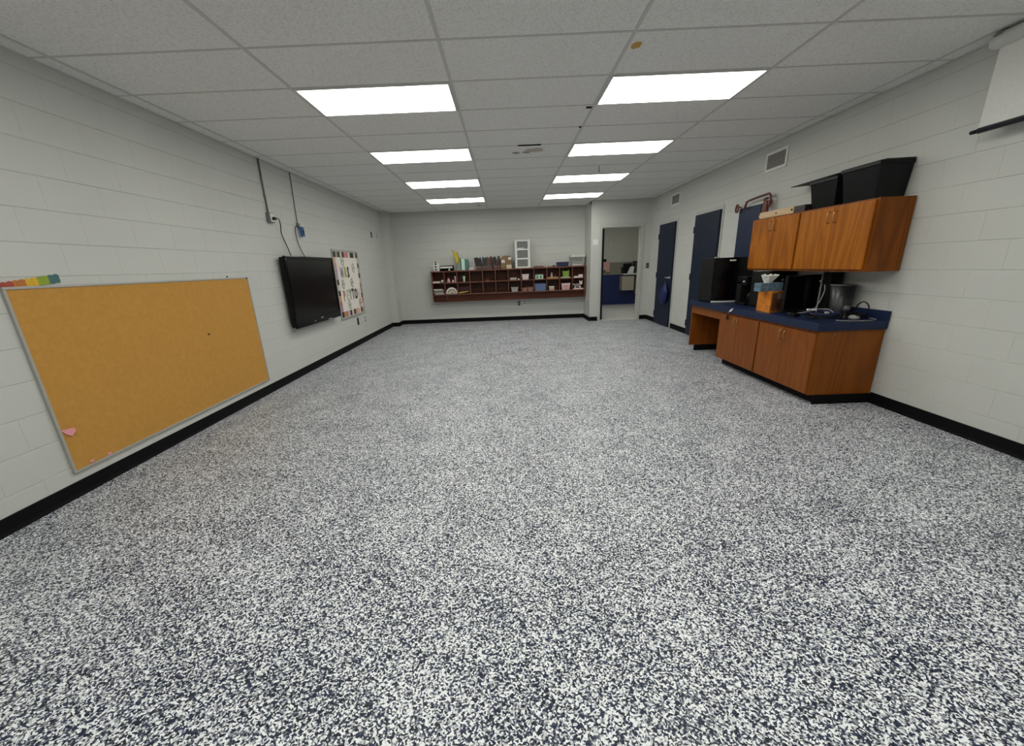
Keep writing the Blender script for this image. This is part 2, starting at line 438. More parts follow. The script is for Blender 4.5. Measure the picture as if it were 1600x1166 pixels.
# ------------------------------------------------------------------ ceiling: slab, tees, tiles
ce = bx(-0.2, XR + 0.2, YF, YB + 0.2, ZC + 0.06, ZC + 0.1).build('ceiling', M_WHTP); struct(ce)
xs = [0.0] + [GX0 + 4 * FT * k for k in range(-1, 5)] + [XR]
rows = []
y = GY0 - 2 * FT * 11
while y < YB - 0.02:
    if y + 2 * FT > YF: rows.append((max(y, YF), min(y + 2 * FT, YB)))
    y += 2 * FT
LIGHTS = []
for k in range(-3, 4):
    for cxi in (2, 4):
        LIGHTS.append((xs[cxi], GY0 + k * 6 * FT))
def is_light(x0, y0): return any(abs(x0 - a) < 0.01 and abs(y0 - b) < 0.01 for a, b in LIGHTS)
TILEMESH = {}
M_TILE_S = tile_mat('acoustic_tile_water_stain', [(3.13, 5.90, 0.055, 0.05, (0.30, 0.28, 0.24)), (3.26, 5.89, 0.06, 0.045, (0.26, 0.245, 0.21)), (3.36, 5.80, 0.12, 0.10, (0.46, 0.43, 0.37))])
M_TILE_O = tile_mat('acoustic_tile_orange_stain', [(3.86, 3.30, 0.035, 0.055, (0.55, 0.33, 0.10))])
g = 0.011
for (ya, yb) in rows:
    for i in range(len(xs) - 1):
        xa, xb = xs[i], xs[i + 1]
        if is_light(xa, ya): continue
        w, d = xb - xa - 2 * g, yb - ya - 2 * g
        if d < 0.02: continue
        mm = M_TILE
        if xa < 3.2 < xb and ya < 5.85 < yb: mm = M_TILE_S
        if xa < 3.86 < xb and ya < 3.30 < yb: mm = M_TILE_O
        key = (round(w, 3), round(d, 3), mm.name)
        if key not in TILEMESH:
            q = bx(-w / 2, w / 2, -d / 2, d / 2, 0, 0.012, bev=0.0).build('ceiling_tile', mm)
            TILEMESH[key] = q.data; bpy.data.objects.remove(q)
        o = bpy.data.objects.new('ceiling_tile', TILEMESH[key]); COL.objects.link(o); o.parent = ce
        o.location = ((xa + xb) / 2, (ya + yb) / 2, ZC + 0.003)
for xk in xs[1:-1]:
    bx(xk - 0.012, xk + 0.012, YF, YB, ZC, ZC + 0.03).build('main_tee', M_TEE, ce)
for (ya, yb) in rows[1:]:
    bx(0, XR, ya - 0.010, ya + 0.010, ZC + 0.0012, ZC + 0.03).build('cross_tee', M_TEE, ce)
m_ = MB().box(0, 0.02, YF, YB, ZC - 0.001, ZC + 0.002).box(XR - 0.02, XR, YF, YB, ZC - 0.001, ZC + 0.002).box(0, XJ, YB - 0.02, YB, ZC - 0.001, ZC + 0.002)
m_.box(XJ, XR, YJ - 0.02, YJ, ZC - 0.001, ZC + 0.002).build('wall_angle', M_TEE, ce)

def troffer(x0, y0, label, group):
    t = thing('ceiling_light', (x0 + 2 * FT, y0 + FT, ZC), label, 'ceiling light', group)
    w, d = 4 * FT - 0.03, 2 * FT - 0.03
    X0, X1, Y0, Y1 = x0 + 0.015, x0 + 0.015 + w, y0 + 0.015, y0 + 0.015 + d
    f = 0.012; m = MB()
    m.box(X0, X1, Y0, Y0 + f, ZC - 0.006, ZC + 0.02).box(X0, X1, Y1 - f, Y1, ZC - 0.006, ZC + 0.02)
    m.box(X0, X0 + f, Y0 + f, Y1 - f, ZC - 0.006, ZC + 0.02).box(X1 - f, X1, Y0 + f, Y1 - f, ZC - 0.006, ZC + 0.02)
    m.build('frame', M_WHITE, t)
    bx(X0 + f, X1 - f, Y0 + f, Y1 - f, ZC - 0.004, ZC + 0.004).build('diffuser', M_LENS, t)
    bx(X0, X1, Y0, Y1, ZC + 0.02, ZC + 0.055).build('housing', M_WHTP, t)
    return t
lt0 = None
for (lx, ly) in LIGHTS:
    side = 'bulletin board' if lx < 2 else 'cabinet'
    ordn = ['first', 'second', 'third', 'fourth', 'fifth', 'sixth', 'seventh'][3 - round((ly - GY0) / (6 * FT))]
    lab = 'recessed ceiling light in the %s side row, %s from the cubby shelf wall' % (side, ordn)
    grp = 'ceiling lights, %s side row' % side
    if lt0 is None: lt0 = troffer(lx, ly, lab, grp)
    else:
        c_ = copy_tree(lt0, (lx + 2 * FT, ly + FT, ZC), lab); c_['group'] = grp
# small things on the ceiling
bx(3.145, 3.42, 5.538, 5.572, ZC - 0.004, ZC + 0.001).build('tile_gap', mat('gap_black', (0.002, 0.002, 0.002), 0.9, spec=0.0), ce)
for (x, y, w) in ((3.76, 4.39, 0.05), (3.775, 4.946, 0.025), (2.39, 10.37, 0.07)):
    bx(x - w / 2, x + w / 2, y - 0.012, y + 0.012, ZC - 0.008, ZC + 0.001, bev=0.003).build('ceiling_clip', M_DARK, ce)
h_ = MB().tube([(4.383, 6.844, ZC + 0.003), (4.383, 6.844, ZC - 0.05), (4.383, 6.83, ZC - 0.075), (4.383, 6.805, ZC - 0.07)], 0.005, sub=4).build('ceiling_hook', M_DARK)
tag(h_, 'small dark wire hook hanging from a ceiling tile', 'hook')

# ------------------------------------------------------------------ left wall: cork board
cb = thing('bulletin_board', (0.0, 3.685, 0.16), 'large blank tan cork bulletin board in a thin aluminium frame', 'bulletin board')
Y0, Y1, Z0, Z1 = 2.485, 4.89, 0.16, 1.368
def cork():
    m, n, l, b = newmat('cork')
    geo = n.new('ShaderNodeNewGeometry')
    a = n.new('ShaderNodeTexNoise'); a.inputs['Scale'].default_value = 220; a.inputs['Detail'].default_value = 4
    c = n.new('ShaderNodeTexNoise'); c.inputs['Scale'].default_value = 30; c.inputs['Detail'].default_value = 4
    l.new(geo.outputs['Position'], a.inputs['Vector']); l.new(geo.outputs['Position'], c.inputs['Vector'])
    s = n.new('ShaderNodeMath'); s.operation = 'ADD'; l.new(a.outputs['Fac'], s.inputs[0]); l.new(c.outputs['Fac'], s.inputs[1])
    h = n.new('ShaderNodeMath'); h.operation = 'MULTIPLY'; h.inputs[1].default_value = 0.5; l.new(s.outputs[0], h.inputs[0])
    r = n.new('ShaderNodeValToRGB'); e = r.color_ramp.elements
    e[0].position = 0.34; e[0].color = (0.48, 0.24, 0.042, 1); e[1].position = 0.66; e[1].color = (0.57, 0.295, 0.06, 1)
    l.new(h.outputs[0], r.inputs[0]); l.new(r.outputs[0], b.inputs['Base Color']); b.inputs['Roughness'].default_value = 0.9
    bp = n.new('ShaderNodeBump'); bp.inputs['Strength'].default_value = 0.3; bp.inputs['Distance'].default_value = 0.001
    l.new(a.outputs['Fac'], bp.inputs['Height']); l.new(bp.outputs['Normal'], b.inputs['Normal'])
    return m
M_CORK = cork()
bx(0.001, 0.014, Y0 + 0.014, Y1 - 0.014, Z0 + 0.014, Z1 - 0.014).build('cork_sheet', M_CORK, cb)
for (a, b, c, d) in ((Y0, Y1, Z0, Z0 + 0.016), (Y0, Y1, Z1 - 0.016, Z1)):
    bx(0.001, 0.02, a, b, c, d, bev=0.003).build('frame_rail', M_ALU, cb)
for (a, b) in ((Y0, Y0 + 0.016), (Y1 - 0.016, Y1)):
    bx(0.001, 0.02, a, b, Z0 + 0.016, Z1 - 0.016, bev=0.003).build('frame_stile', M_ALU, cb)
M_PINK = mat('pink_paper', (0.80, 0.33, 0.36), 0.8)
pk = MB().prism([(0.016, 2.497, 0.468), (0.022, 2.535, 0.462), (0.026, 2.572, 0.458), (0.03, 2.577, 0.435), (0.028, 2.545, 0.408), (0.02, 2.52, 0.43)], (0.002, 0, 0.001)).build('paper_scrap', M_PINK)
tag(pk, 'torn pink paper scrap stuck low on the cork board edge', 'paper')
for (yy, zz) in ((2.60, 0.185), (2.73, 0.178)):
    q = bx(0.014, 0.022, yy, yy + 0.03, zz, zz + 0.016, bev=0.003).build('pin_scrap', M_PINK)
    tag(q, 'tiny pink paper bit in the bottom corner of the cork board' if yy < 2.65 else 'tiny pink paper bit on the cork board bottom rail, away from the corner', 'paper', 'pink bits on the cork board')
for i, (yy, zz) in enumerate(((4.55, Z1 + 0.012), (4.86, Z1 - 0.012), (4.05, 0.85), (4.884, 0.86))):
    q = MB().ball((0.022 if i != 0 else 0.008, yy, zz), 0.008).build('push_pin', M_BLKM if i != 3 else M_WHITE)
    tag(q, ['small dark pin in the wall just above the cork board', 'dark pin at the upper corner of the cork board', 'dark pin in the middle of the cork sheet', 'white pin on the side rail of the cork board'][i], 'push pin')
# scalloped paper border above the cork board
rb = thing('paper_border', (0.004, 2.5, Z1), 'rainbow scalloped paper border strip, red to teal, above the cork board', 'border strip')
RB = [((0.28, 0.035, 0.03), 6), ((0.36, 0.06, 0.035), 2), ((0.50, 0.17, 0.03), 2), ((0.72, 0.43, 0.02), 2), ((0.27, 0.36, 0.02), 2), ((0.05, 0.155, 0.15), 2)]
seq = [c for c, nn in RB for _ in range(nn)]
wsc = 0.0345; yst = 2.838 - wsc * len(seq)
for i, c in enumerate(seq):
    yc = yst + wsc * (i + 0.5); f = max(0.0, min(1.0, (yc - 2.48) / 0.34))
    base = Z1 + 0.001 + 0.016 * max(0.0, (yc - 2.72) / 0.11); zt = Z1 + 0.014 + 0.044 * f
    pts = [(0.006, yc - wsc / 2, base)] + [(0.006, yc - wsc / 2 * math.cos(math.pi * k / 6), zt + 0.011 * math.sin(math.pi * k / 6)) for k in range(7)] + [(0.006, yc + wsc / 2, base)]
    MB().prism(pts, (0.003, 0, 0)).build('scallop', mat('border_%d' % i, c, 0.5, var=0.3, scale=25), rb)

# ------------------------------------------------------------------ left wall: television
TV0, TV1, TZ0, TZ1, TX = 5.60, 7.155, 0.672, 1.611, 0.12
tv = thing('television', (0.0, 6.38, 0.672), 'black flat television mounted on the block wall, switched off', 'television')
m_ = MB().box(TX - 0.03, TX, TV0, TV1, TZ0, TZ0 + 0.105, bev=0.006).box(TX - 0.03, TX, TV0, TV1, TZ1 - 0.045, TZ1, bev=0.006)
m_.box(TX - 0.03, TX, TV0, TV0 + 0.045, TZ0 + 0.10, TZ1 - 0.04, bev=0.006).box(TX - 0.03, TX, TV1 - 0.045, TV1, TZ0 + 0.10, TZ1 - 0.04, bev=0.006)
m_.build('bezel', M_BLKG, tv)
bx(TX - 0.028, TX - 0.008, TV0 + 0.04, TV1 - 0.04, TZ0 + 0.10, TZ1 - 0.04).build('screen', mat('tv_screen', (0.005, 0.005, 0.006), 0.22, var=0.02, spec=0.3), tv, 'dark glossy screen')
bx(TX - 0.085, TX - 0.03, TV0 + 0.012, TV1 - 0.012, TZ0 + 0.012, TZ1 - 0.012, bev=0.012).build('back_case', M_BLK, tv)
bx(0.001, TX - 0.085, 6.0, 6.75, 0.95, 1.35).build('wall_bracket', M_BLKM, tv)
bx(TX, TX + 0.002, 6.36, 6.45, TZ0 + 0.055, TZ0 + 0.075).build('logo', M_GREY, tv)
bx(TX, TX + 0.002, 6.13, 6.17, TZ0 + 0.03, TZ0 + 0.045).build('sensor', M_GREY, tv)
bx(TX - 0.006, TX + 0.004, 6.62, 6.76, TZ0 - 0.006, TZ0 + 0.02, bev=0.003).build('button_strip', M_GREY, tv)
# conduits, outlets and cords above it
cd = thing('conduit', (0.012, 5.63, 2.02), 'grey steel conduit from the ceiling down to an outlet box', 'conduit')
MB().tube([(0.012, 5.625, ZC), (0.012, 5.625, 2.12)], 0.0105, n=10).build('pipe', M_STEEL, cd)
ob = bx(0.0, 0.05, 5.575, 5.675, 2.005, 2.12, bev=0.005).build('outlet_box', M_STEEL, cd)
bx(0.05, 0.054, 5.585, 5.665, 2.015, 2.11).build('cover_plate', M_WHITE, ob)
bx(0.002, 0.022, 5.605, 5.645, 2.30, 2.312).build('strap', M_STEEL, cd)
pc = thing('black_cable', (0.03, 5.62, 1.6), 'black power cord from conduit outlet box to the television', 'cord')
MB().tube([(0.075, 5.63, 2.052), (0.085, 5.70, 2.055), (0.06, 5.78, 2.00), (0.03, 5.82, 1.90), (0.025, 5.88, 1.80), (0.03, 5.93, 1.70), (0.04, 5.955, 1.585)], 0.006, sub=6).build('cable', M_BLK, pc)
bx(0.054, 0.085, 5.61, 5.66, 2.035, 2.07, bev=0.006).build('plug', M_BLK, pc)
c2 = thing('wire_raceway', (0.008, 6.39, 2.03), 'thin grey raceway with a small data outlet at its end', 'conduit')
MB().tube([(0.008, 6.40, ZC), (0.008, 6.40, 2.6), (0.008, 6.385, 2.3), (0.008, 6.375, 2.07)], 0.007, n=8, sub=4).build('pipe', M_STEEL, c2)
bx(0.0, 0.03, 6.345, 6.405, 2.0, 2.07, bev=0.004).build('outlet_box', M_STEEL, c2)
ba = thing('video_adapter', (0.03, 6.40, 1.89), 'small blue video adapter plugged in at the raceway end', 'adapter')
bx(0.031, 0.06, 6.36, 6.44, 1.89, 2.02, mat('blue_plastic', (0.015, 0.10, 0.30), 0.4), bev=0.008).build('body', None, ba)
bx(0.06, 0.063, 6.38, 6.42, 1.92, 1.98, M_BLK).build('label_patch', None, ba)
vc = MB().tube([(0.035, 6.335, 2.015), (0.03, 6.29, 2.03), (0.02, 6.255, 1.99), (0.016, 6.25, 1.90), (0.02, 6.27, 1.78), (0.025, 6.33, 1.68), (0.04, 6.38, 1.585)], 0.005, sub=6).build('video_cable', M_BLK)
tag(vc, 'thin black video cable looping from blue adapter down to the television', 'cable')

# ------------------------------------------------------------------ left wall: decorated white board
db = thing('poster_board', (0.0, 8.06, 0.565), 'white poster board with bold letters and multicoloured border beside the television', 'bulletin board')
bx(0.001, 0.015, 7.44, 8.68, 0.585, 1.745).build('paper_backing', mat('cream_paper', (0.80, 0.76, 0.69), 0.75), db)
for (a, b, c, d) in ((7.42, 8.70, 0.565, 0.60), (7.42, 8.70, 1.732, 1.765)):
    bx(0.001, 0.022, a, b, c, d, bev=0.003).build('frame_rail', M_ALU, db)
for (a, b) in ((7.42, 7.45), (8.672, 8.70)):
    bx(0.001, 0.022, a, b, 0.60, 1.732, bev=0.003).build('frame_stile', M_ALU, db)
pal = [(0.02, 0.02, 0.02), (0.33, 0.36, 0.20), (0.02, 0.02, 0.02), (0.65, 0.60, 0.55), (0.02, 0.02, 0.02), (0.66, 0.28, 0.28), (0.62, 0.22, 0.24), (0.70, 0.66, 0.6), (0.02, 0.02, 0.02), (0.05, 0.05, 0.05), (0.66, 0.6, 0.5), (0.03, 0.03, 0.03)]
palb = [(0.02, 0.02, 0.02), (0.55, 0.27, 0.12), (0.5, 0.22, 0.1), (0.6, 0.45, 0.55), (0.03, 0.03, 0.03), (0.7, 0.6, 0.5), (0.02, 0.02, 0.02), (0.6, 0.35, 0.25), (0.66, 0.4, 0.3), (0.66, 0.6, 0.5), (0.03, 0.03, 0.03), (0.5, 0.3, 0.2)]
pall = [(0.66, 0.42, 0.28), (0.6, 0.32, 0.28), (0.42, 0.33, 0.45), (0.45, 0.36, 0.5), (0.02, 0.02, 0.02), (0.66, 0.6, 0.5), (0.02, 0.02, 0.02), (0.62, 0.36, 0.16), (0.5, 0.12, 0.2), (0.42, 0.2, 0.4)]
palr = [(0.60, 0.58, 0.52), (0.05, 0.05, 0.05), (0.5, 0.45, 0.4), (0.03, 0.03, 0.03), (0.66, 0.6, 0.55), (0.35, 0.2, 0.18), (0.4, 0.25, 0.2), (0.02, 0.02, 0.02), (0.5, 0.2, 0.15), (0.55, 0.5, 0.45)]
def cm(c): return mat('border_%02d_%02d_%02d' % tuple(int(v * 99) for v in c), c, 0.6)
for i in range(12):
    ya = 7.46 + i * 0.1
    bx(0.015, 0.018, ya, ya + 0.098, 1.635, 1.728).build('border_piece', cm(pal[i]), db)
    bx(0.015, 0.018, ya, ya + 0.098, 0.605, 0.70).build('border_piece', cm(palb[i]), db)
for i in range(10):
    za = 1.633 - (i + 1) * 0.0932
    bx(0.015, 0.018, 7.455, 7.545, za, za + 0.091).build('border_piece', cm(pall[i]), db)
    bx(0.015, 0.018, 8.60, 8.668, za, za + 0.091).build('border_piece', cm(palr[i]), db)
LETT = [('M', 7.745, 1.297, (0.36, 0.30, 0.42)), ('R', 7.915, 1.297, (0.42, 0.40, 0.07)), ('S', 8.055, 1.295, (0.015, 0.015, 0.015)),
        ('P', 7.70, 0.890, (0.55, 0.20, 0.13)), ('E', 7.865, 0.892, (0.42, 0.48, 0.40)), ('Y', 8.01, 0.897, (0.22, 0.28, 0.2)),
        ('T', 8.15, 0.90, (0.012, 0.012, 0.012)), ('O', 8.305, 0.892, (0.012, 0.012, 0.012)), ('N', 8.455, 0.892, (0.60, 0.54, 0.52))]
for ch, yy, zz, c in LETT:
    text_mesh('letter', ch, 0.245, cm(c), db, (0.017, yy, zz), (0, 1, 0), (0, 0, 1), 0.74)
def doodle(yc, zc, c, ry=0.055, rz=0.075, lobes=5):
    pts = []
    for k in range(33):
        a = 2 * math.pi * k / 32; r = 1 + 0.16 * math.cos(lobes * a)
        pts.append((0.017, yc + ry * r * math.cos(a), zc + rz * r * math.sin(a)))
    m = MB().tube(pts, 0.007, n=5)
    m.tube([(0.017, yc - ry * 0.4, zc - rz * 0.3), (0.017, yc, zc + rz * 0.35), (0.017, yc + ry * 0.4, zc - rz * 0.2)], 0.006, n=5)
    m.build('doodle', cm(c), db)
for a in ((7.834, 1.575, (0.36, 0.38, 0.34)), (8.34, 1.45, (0.45, 0.44, 0.34)), (7.715, 1.175, (0.34, 0.33, 0.30)), (8.17, 1.185, (0.35, 0.32, 0.36)), (7.89, 0.80, (0.36, 0.40, 0.32)), (8.48, 0.79, (0.45, 0.22, 0.2))):
    doodle(*a)

def plate(name, x, y, z, axis, sgn, w, h, label, cat, m=None, dark=True, group=None):
    t = thing(name, (x, y, z - h / 2), label, cat, group)
    d = 0.008 * sgn
    if axis == 'X':
        bx(x, x + d, y - w / 2, y + w / 2, z - h / 2, z + h / 2, bev=0.002).build('cover_plate', m or M_STEEL, t)
        if dark:
            for s in (-1, 1): bx(x + d, x + d * 1.4, y - w * 0.22, y + w * 0.22, z + s * h * 0.24 - h * 0.13, z + s * h * 0.24 + h * 0.13).build('socket', M_BLKM, t)
    else:
        bx(x - w / 2, x + w / 2, y, y + d, z - h / 2, z + h / 2, bev=0.002).build('cover_plate', m or M_STEEL, t)
        if dark:
            for s in (-1, 1): bx(x - w * 0.22, x + w * 0.22, y + d, y + d * 1.4, z + s * h * 0.24 - h * 0.13, z + s * h * 0.24 + h * 0.13).build('socket', M_BLKM, t)
    return t
M_PLATED = mat('dark_plate', (0.05, 0.05, 0.048), 0.4, 0.3)
plate('wall_plate', 0.0, 9.845, 2.15, 'X', 1, 0.075, 0.12, 'dark wall plate high on the wall beside the corner pilaster, nearer the poster board', 'wall plate', M_PLATED)
plate('wall_plate', 0.0, 10.22, 2.16, 'X', 1, 0.075, 0.12, 'light wall plate with dark sockets high beside the corner pilaster', 'wall plate', M_WHTP)
plate('wall_outlet', 0.0, 8.235, 0.45, 'X', 1, 0.085, 0.14, 'dark outlet plate low on the wall under the poster board', 'outlet', M_PLATED)
plate('wall_outlet', 0.0, 8.66, 0.44, 'X', 1, 0.075, 0.12, 'light outlet plate with dark sockets low under the poster board corner', 'outlet', M_WHTP)
plate('wall_outlet', 3.275, YB, 0.43, 'Y', -1, 0.075, 0.12, 'steel outlet plate on the wall under the cubby shelf', 'outlet', M_STEEL)
plate('wall_outlet', 3.43, YB, 0.445, 'Y', -1, 0.075, 0.12, 'white outlet plate on the wall under the cubby shelf', 'outlet', M_WHITE)
plate('light_switch', 6.34, YJ, 1.262, 'Y', -1, 0.075, 0.125, 'steel switch plate on the wall between doorway and corner', 'switch', M_STEEL)
plate('room_number_sign', 5.09, YJ, 1.83, 'Y', -1, 0.12, 0.12, 'small blank white square sign beside the doorway', 'sign', M_WHITE, dark=False)

# ------------------------------------------------------------------ back wall: cubby shelf
SX0, SX1, SYF, SYB = 1.075, 4.955, 10.83, YB - 0.002
sh = thing('cubby_shelf', (3.0, YB, 0.55), 'long dark mahogany wall shelf with two rows of cubbies', 'shelf')
ZT, ZM, ZB, ZA = 1.315, 1.022, 0.745, 0.555
t_ = 0.022
bx(SX0 - 0.01, SX1 + 0.015, SYF - 0.012, SYB, ZT - 0.028, ZT, bev=0.003).build('top_board', M_MAHOE, sh)
bx(SX0 + t_, SX1 - t_, SYF, SYB - 0.012, ZM - t_ / 2, ZM + t_ / 2).build('shelf_board', M_MAHOE, sh)
bx(SX0 + t_, SX1 - t_, SYF, SYB - 0.012, ZB - t_, ZB).build('shelf_board', M_MAHOE, sh)
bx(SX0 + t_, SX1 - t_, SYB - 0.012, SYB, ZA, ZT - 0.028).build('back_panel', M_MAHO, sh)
for xx in (SX0, SX1 - t_):
    MB().prism([(xx, SYF, ZT - 0.028), (xx, SYF, ZB - 0.06), (xx, SYF + 0.07, ZA), (xx, SYB, ZA), (xx, SYB, ZT - 0.028)], (t_, 0, 0)).build('end_panel', M_MAHOE, sh)
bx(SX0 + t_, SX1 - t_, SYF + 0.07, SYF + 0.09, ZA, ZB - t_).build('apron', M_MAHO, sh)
bx(1.43, 1.452, SYF + 0.055, SYF + 0.07, ZA + 0.03, ZB - t_).build('apron_batten', M_MAHOE, sh)
CW = (SX1 - SX0) / 12
for k in range(1, 12):
    xx = SX0 + CW * k
    bx(xx - 0.009, xx + 0.009, SYF + 0.002, SYB - 0.012, ZM + t_ / 2, ZT - 0.028).build('divider', M_MAHOE, sh)
    bx(xx - 0.009, xx + 0.009, SYF + 0.002, SYB - 0.012, ZB, ZM - t_ / 2).build('divider', M_MAHOE, sh)

def cell(c, row): return SX0 + CW * c, (ZM + t_ / 2 if row == 0 else ZB)
def tub(name, x0, x1, z0, h, label, cat, m, yc=10.93, dep=0.16, taper=0.85, rim=None, group=None, handle=False):
    """open tapered plastic tub with walls and a rolled rim"""
    t = thing(name, ((x0 + x1) / 2, yc, z0), label, cat, group)
    cx, w = (x0 + x1) / 2, (x1 - x0) / 2; d = dep / 2
    def ring(f, z): return [(cx - w * f, yc - d * f, z), (cx + w * f, yc - d * f, z), (cx + w * f, yc + d * f, z), (cx - w * f, yc + d * f, z)]
    r = [ring(taper, z0), ring(1, z0 + h), ring(0.93, z0 + h), ring(taper * 0.93, z0 + 0.006)]
    vs = [v for q in r for v in q]; fs = [(0, 1, 2, 3), (12, 13, 14, 15)]
    for j in range(3):
        for i in range(4): fs.append((j * 4 + i, j * 4 + (i + 1) % 4, j * 4 + 4 + (i + 1) % 4, j * 4 + 4 + i))
    MB().faces(vs, fs).build('body', m, t)
    q = MB(); e = 0.006
    q.box(cx - w - e, cx + w + e, yc - d - e, yc - d + 0.002, z0 + h - 0.012, z0 + h + 0.002).box(cx - w - e, cx + w + e, yc + d - 0.002, yc + d + e, z0 + h - 0.012, z0 + h + 0.002)
    q.box(cx - w - e, cx - w + 0.002, yc - d, yc + d, z0 + h - 0.012, z0 + h + 0.002).box(cx + w - 0.002, cx + w + e, yc - d, yc + d, z0 + h - 0.012, z0 + h + 0.002)
    q.build('rim', rim or m, t)
    if handle:
        MB().tube([(cx - w, yc, z0 + h), (cx - w * 0.8, yc, z0 + h + 0.06), (cx, yc, z0 + h + 0.085), (cx + w * 0.8, yc, z0 + h + 0.06), (cx + w, yc, z0 + h)], 0.006, sub=3).build('handle', m, t)
    return t
def papers(name, x0, x1, z0, n, label, m1, m2, yc=10.93, dep=0.2, th=0.012, cat='papers', wob=0.02):
    t = thing(name, ((x0 + x1) / 2, yc, z0), label, cat)
    for k in range(n):
        dx = random.uniform(-wob, wob) * 0.5; dy = random.uniform(-wob, wob)
        q = bx(x0 + 0.01 + dx, x1 - 0.01 + dx, yc - dep / 2 + dy, yc + dep / 2 + dy, z0 + k * th, z0 + (k + 1) * th - 0.001)
        q.build('sheet_bundle', m1 if k % 2 == 0 else m2, t)
    return t
Cc = lambda n, c, r=0.5, **k: mat(n, c, r, **k)
M_TAN = Cc('tan_paper', (0.46, 0.36, 0.26), 0.8); M_PGREY = Cc('grey_paper', (0.36, 0.33, 0.30), 0.8)
M_PKL = Cc('pale_pink', (0.72, 0.52, 0.50), 0.6)

# -- row 1 contents
x, z = cell(0, 0); papers('paper_stack', x + 0.02, x + 0.22, z, 3, 'low stack of white papers in the end cubby, upper row', M_PAPER, M_PKL)
q = MB().ball((x + 0.265, 10.90, z + 0.036), 0.036).build('foam_ball', M_WHITE); tag(q, 'white ball beside the papers in the upper end cubby', 'ball')
x, z = cell(1, 0)
t = thing('soap_bottle', (x + 0.10, 10.9, z), 'pink bottle with dark cap in an upper cubby', 'bottle')
MB().lathe((x + 0.10, 10.9, z), [(0.04, 0), (0.042, 0.01), (0.042, 0.05), (0.018, 0.09), (0.016, 0.105)]).build('body', Cc('pink_bottle', (0.62, 0.30, 0.36)), t)
MB().lathe((x + 0.10, 10.9, z + 0.105), [(0.02, 0), (0.02, 0.03), (0.01, 0.045)]).build('cap', M_BLK, t)
t = thing('small_jar', (x + 0.21, 10.9, z), 'small pale pink jar next to the pink bottle', 'jar')
MB().lathe((x + 0.21, 10.9, z), [(0.026, 0), (0.028, 0.03), (0.02, 0.045)]).build('body', M_PKL, t)
MB().lathe((x + 0.21, 10.9, z + 0.045), [(0.02, 0), (0.02, 0.014)]).build('lid', M_WHITE, t)
q = bx(x + 0.262, x + 0.287, 10.86, 11.0, z, z + 0.15, bev=0.003).build('notebook', M_PKL); tag(q, 'pale pink notebook upright against the cubby divider', 'notebook')
x, z = cell(2, 0)
t = thing('potted_plant', (x + 0.17, 10.92, z), 'little green and white striped cup with dark sprigs in upper cubby', 'plant')
MB().lathe((x + 0.17, 10.92, z), [(0.022, 0), (0.036, 0.14), (0.03, 0.14), (0.02, 0.02)]).build('cup', Cc('mint_cup', (0.45, 0.58, 0.42)), t)
M_SPRIG = Cc('sprig', (0.03, 0.08, 0.02))
for k in range(9):
    a = k * 0.7; r = 0.03 + 0.075 * ((k * 37 % 10) / 10)
    MB().tube([(x + 0.17, 10.92, z + 0.12), (x + 0.17 + r * 0.5 * math.cos(a), 10.92 + r * 0.4 * math.sin(a), z + 0.17), (x + 0.17 + r * math.cos(a), 10.92 + r * 0.6 * math.sin(a), z + 0.15 + 0.05 * math.sin(k))], 0.006, n=5, sub=3).build('sprig', M_SPRIG, t)
x, z = cell(4, 0)
q = MB().lathe((x + 0.12, 10.93, z), [(0.05, 0), (0.055, 0.015), (0.03, 0.035), (0.0, 0.04)]).build('small_dish', Cc('red_clay', (0.22, 0.06, 0.035))); tag(q, 'small reddish clay dish alone in an upper cubby', 'dish')
x, z = cell(6, 0)
papers('envelope_bundle', x + 0.04, x + 0.22, z, 4, 'bundle of tan envelopes lying in an upper cubby', M_TAN, M_PAPER, th=0.013)
q = bx(x + 0.235, x + 0.285, 10.87, 10.93, z, z + 0.03, bev=0.006).build('eraser', M_PAPER); tag(q, 'small off-white eraser beside the tan envelopes', 'eraser')
x, z = cell(7, 0); tub('basket', x + 0.025, x + 0.195, z, 0.13, 'white and pink patterned little basket in an upper cubby', 'basket', Cc('pinkwhite', (0.72, 0.60, 0.58), var=0.4, scale=60))
x, z = cell(8, 0); t = thing('supply_box', (x + 0.14, 10.92, z), 'green and white printed carton in an upper cubby', 'box')
bx(x + 0.035, x + 0.235, 10.86, 10.98, z, z + 0.10, bev=0.003).build('body', Cc('greenwhite', (0.50, 0.62, 0.52), var=0.5, scale=22), t)
bx(x + 0.035, x + 0.235, 10.857, 10.983, z + 0.10, z + 0.118, bev=0.003).build('lid', Cc('dkgreen', (0.08, 0.20, 0.10)), t)
for dx in (0.06, 0.15): bx(x + dx, x + dx + 0.05, 10.857, 10.86, z + 0.02, z + 0.08).build('print_patch', Cc('dkgreen', (0.08, 0.20, 0.10)), t)
x, z = cell(9, 0)
tr = thing('wooden_tray', (x + 0.15, 10.92, z), 'tan wooden tray holding small craft pieces in an upper cubby', 'tray')
bx(x + 0.015, x + 0.295, 10.85, 11.02, z, z + 0.010).build('base', Cc('tan_wood', (0.45, 0.24, 0.10)), tr)
for (a, b, c, d) in ((x + 0.015, x + 0.295, 10.845, 10.855), (x + 0.015, x + 0.295, 11.015, 11.025)): bx(a, b, c, d, z, z + 0.035).build('side', Cc('tan_wood', (0.45, 0.24, 0.10)), tr)
t = thing('craft_figure', (x + 0.13, 10.93, z + 0.01), 'small tan craft figure standing on the wooden tray', 'figurine')
MB().lathe((x + 0.13, 10.93, z + 0.01), [(0.035, 0), (0.03, 0.06), (0.018, 0.09)]).build('body', M_TAN, t)
MB().ball((x + 0.13, 10.93, z + 0.12), 0.028).build('head', M_PGREY, t)
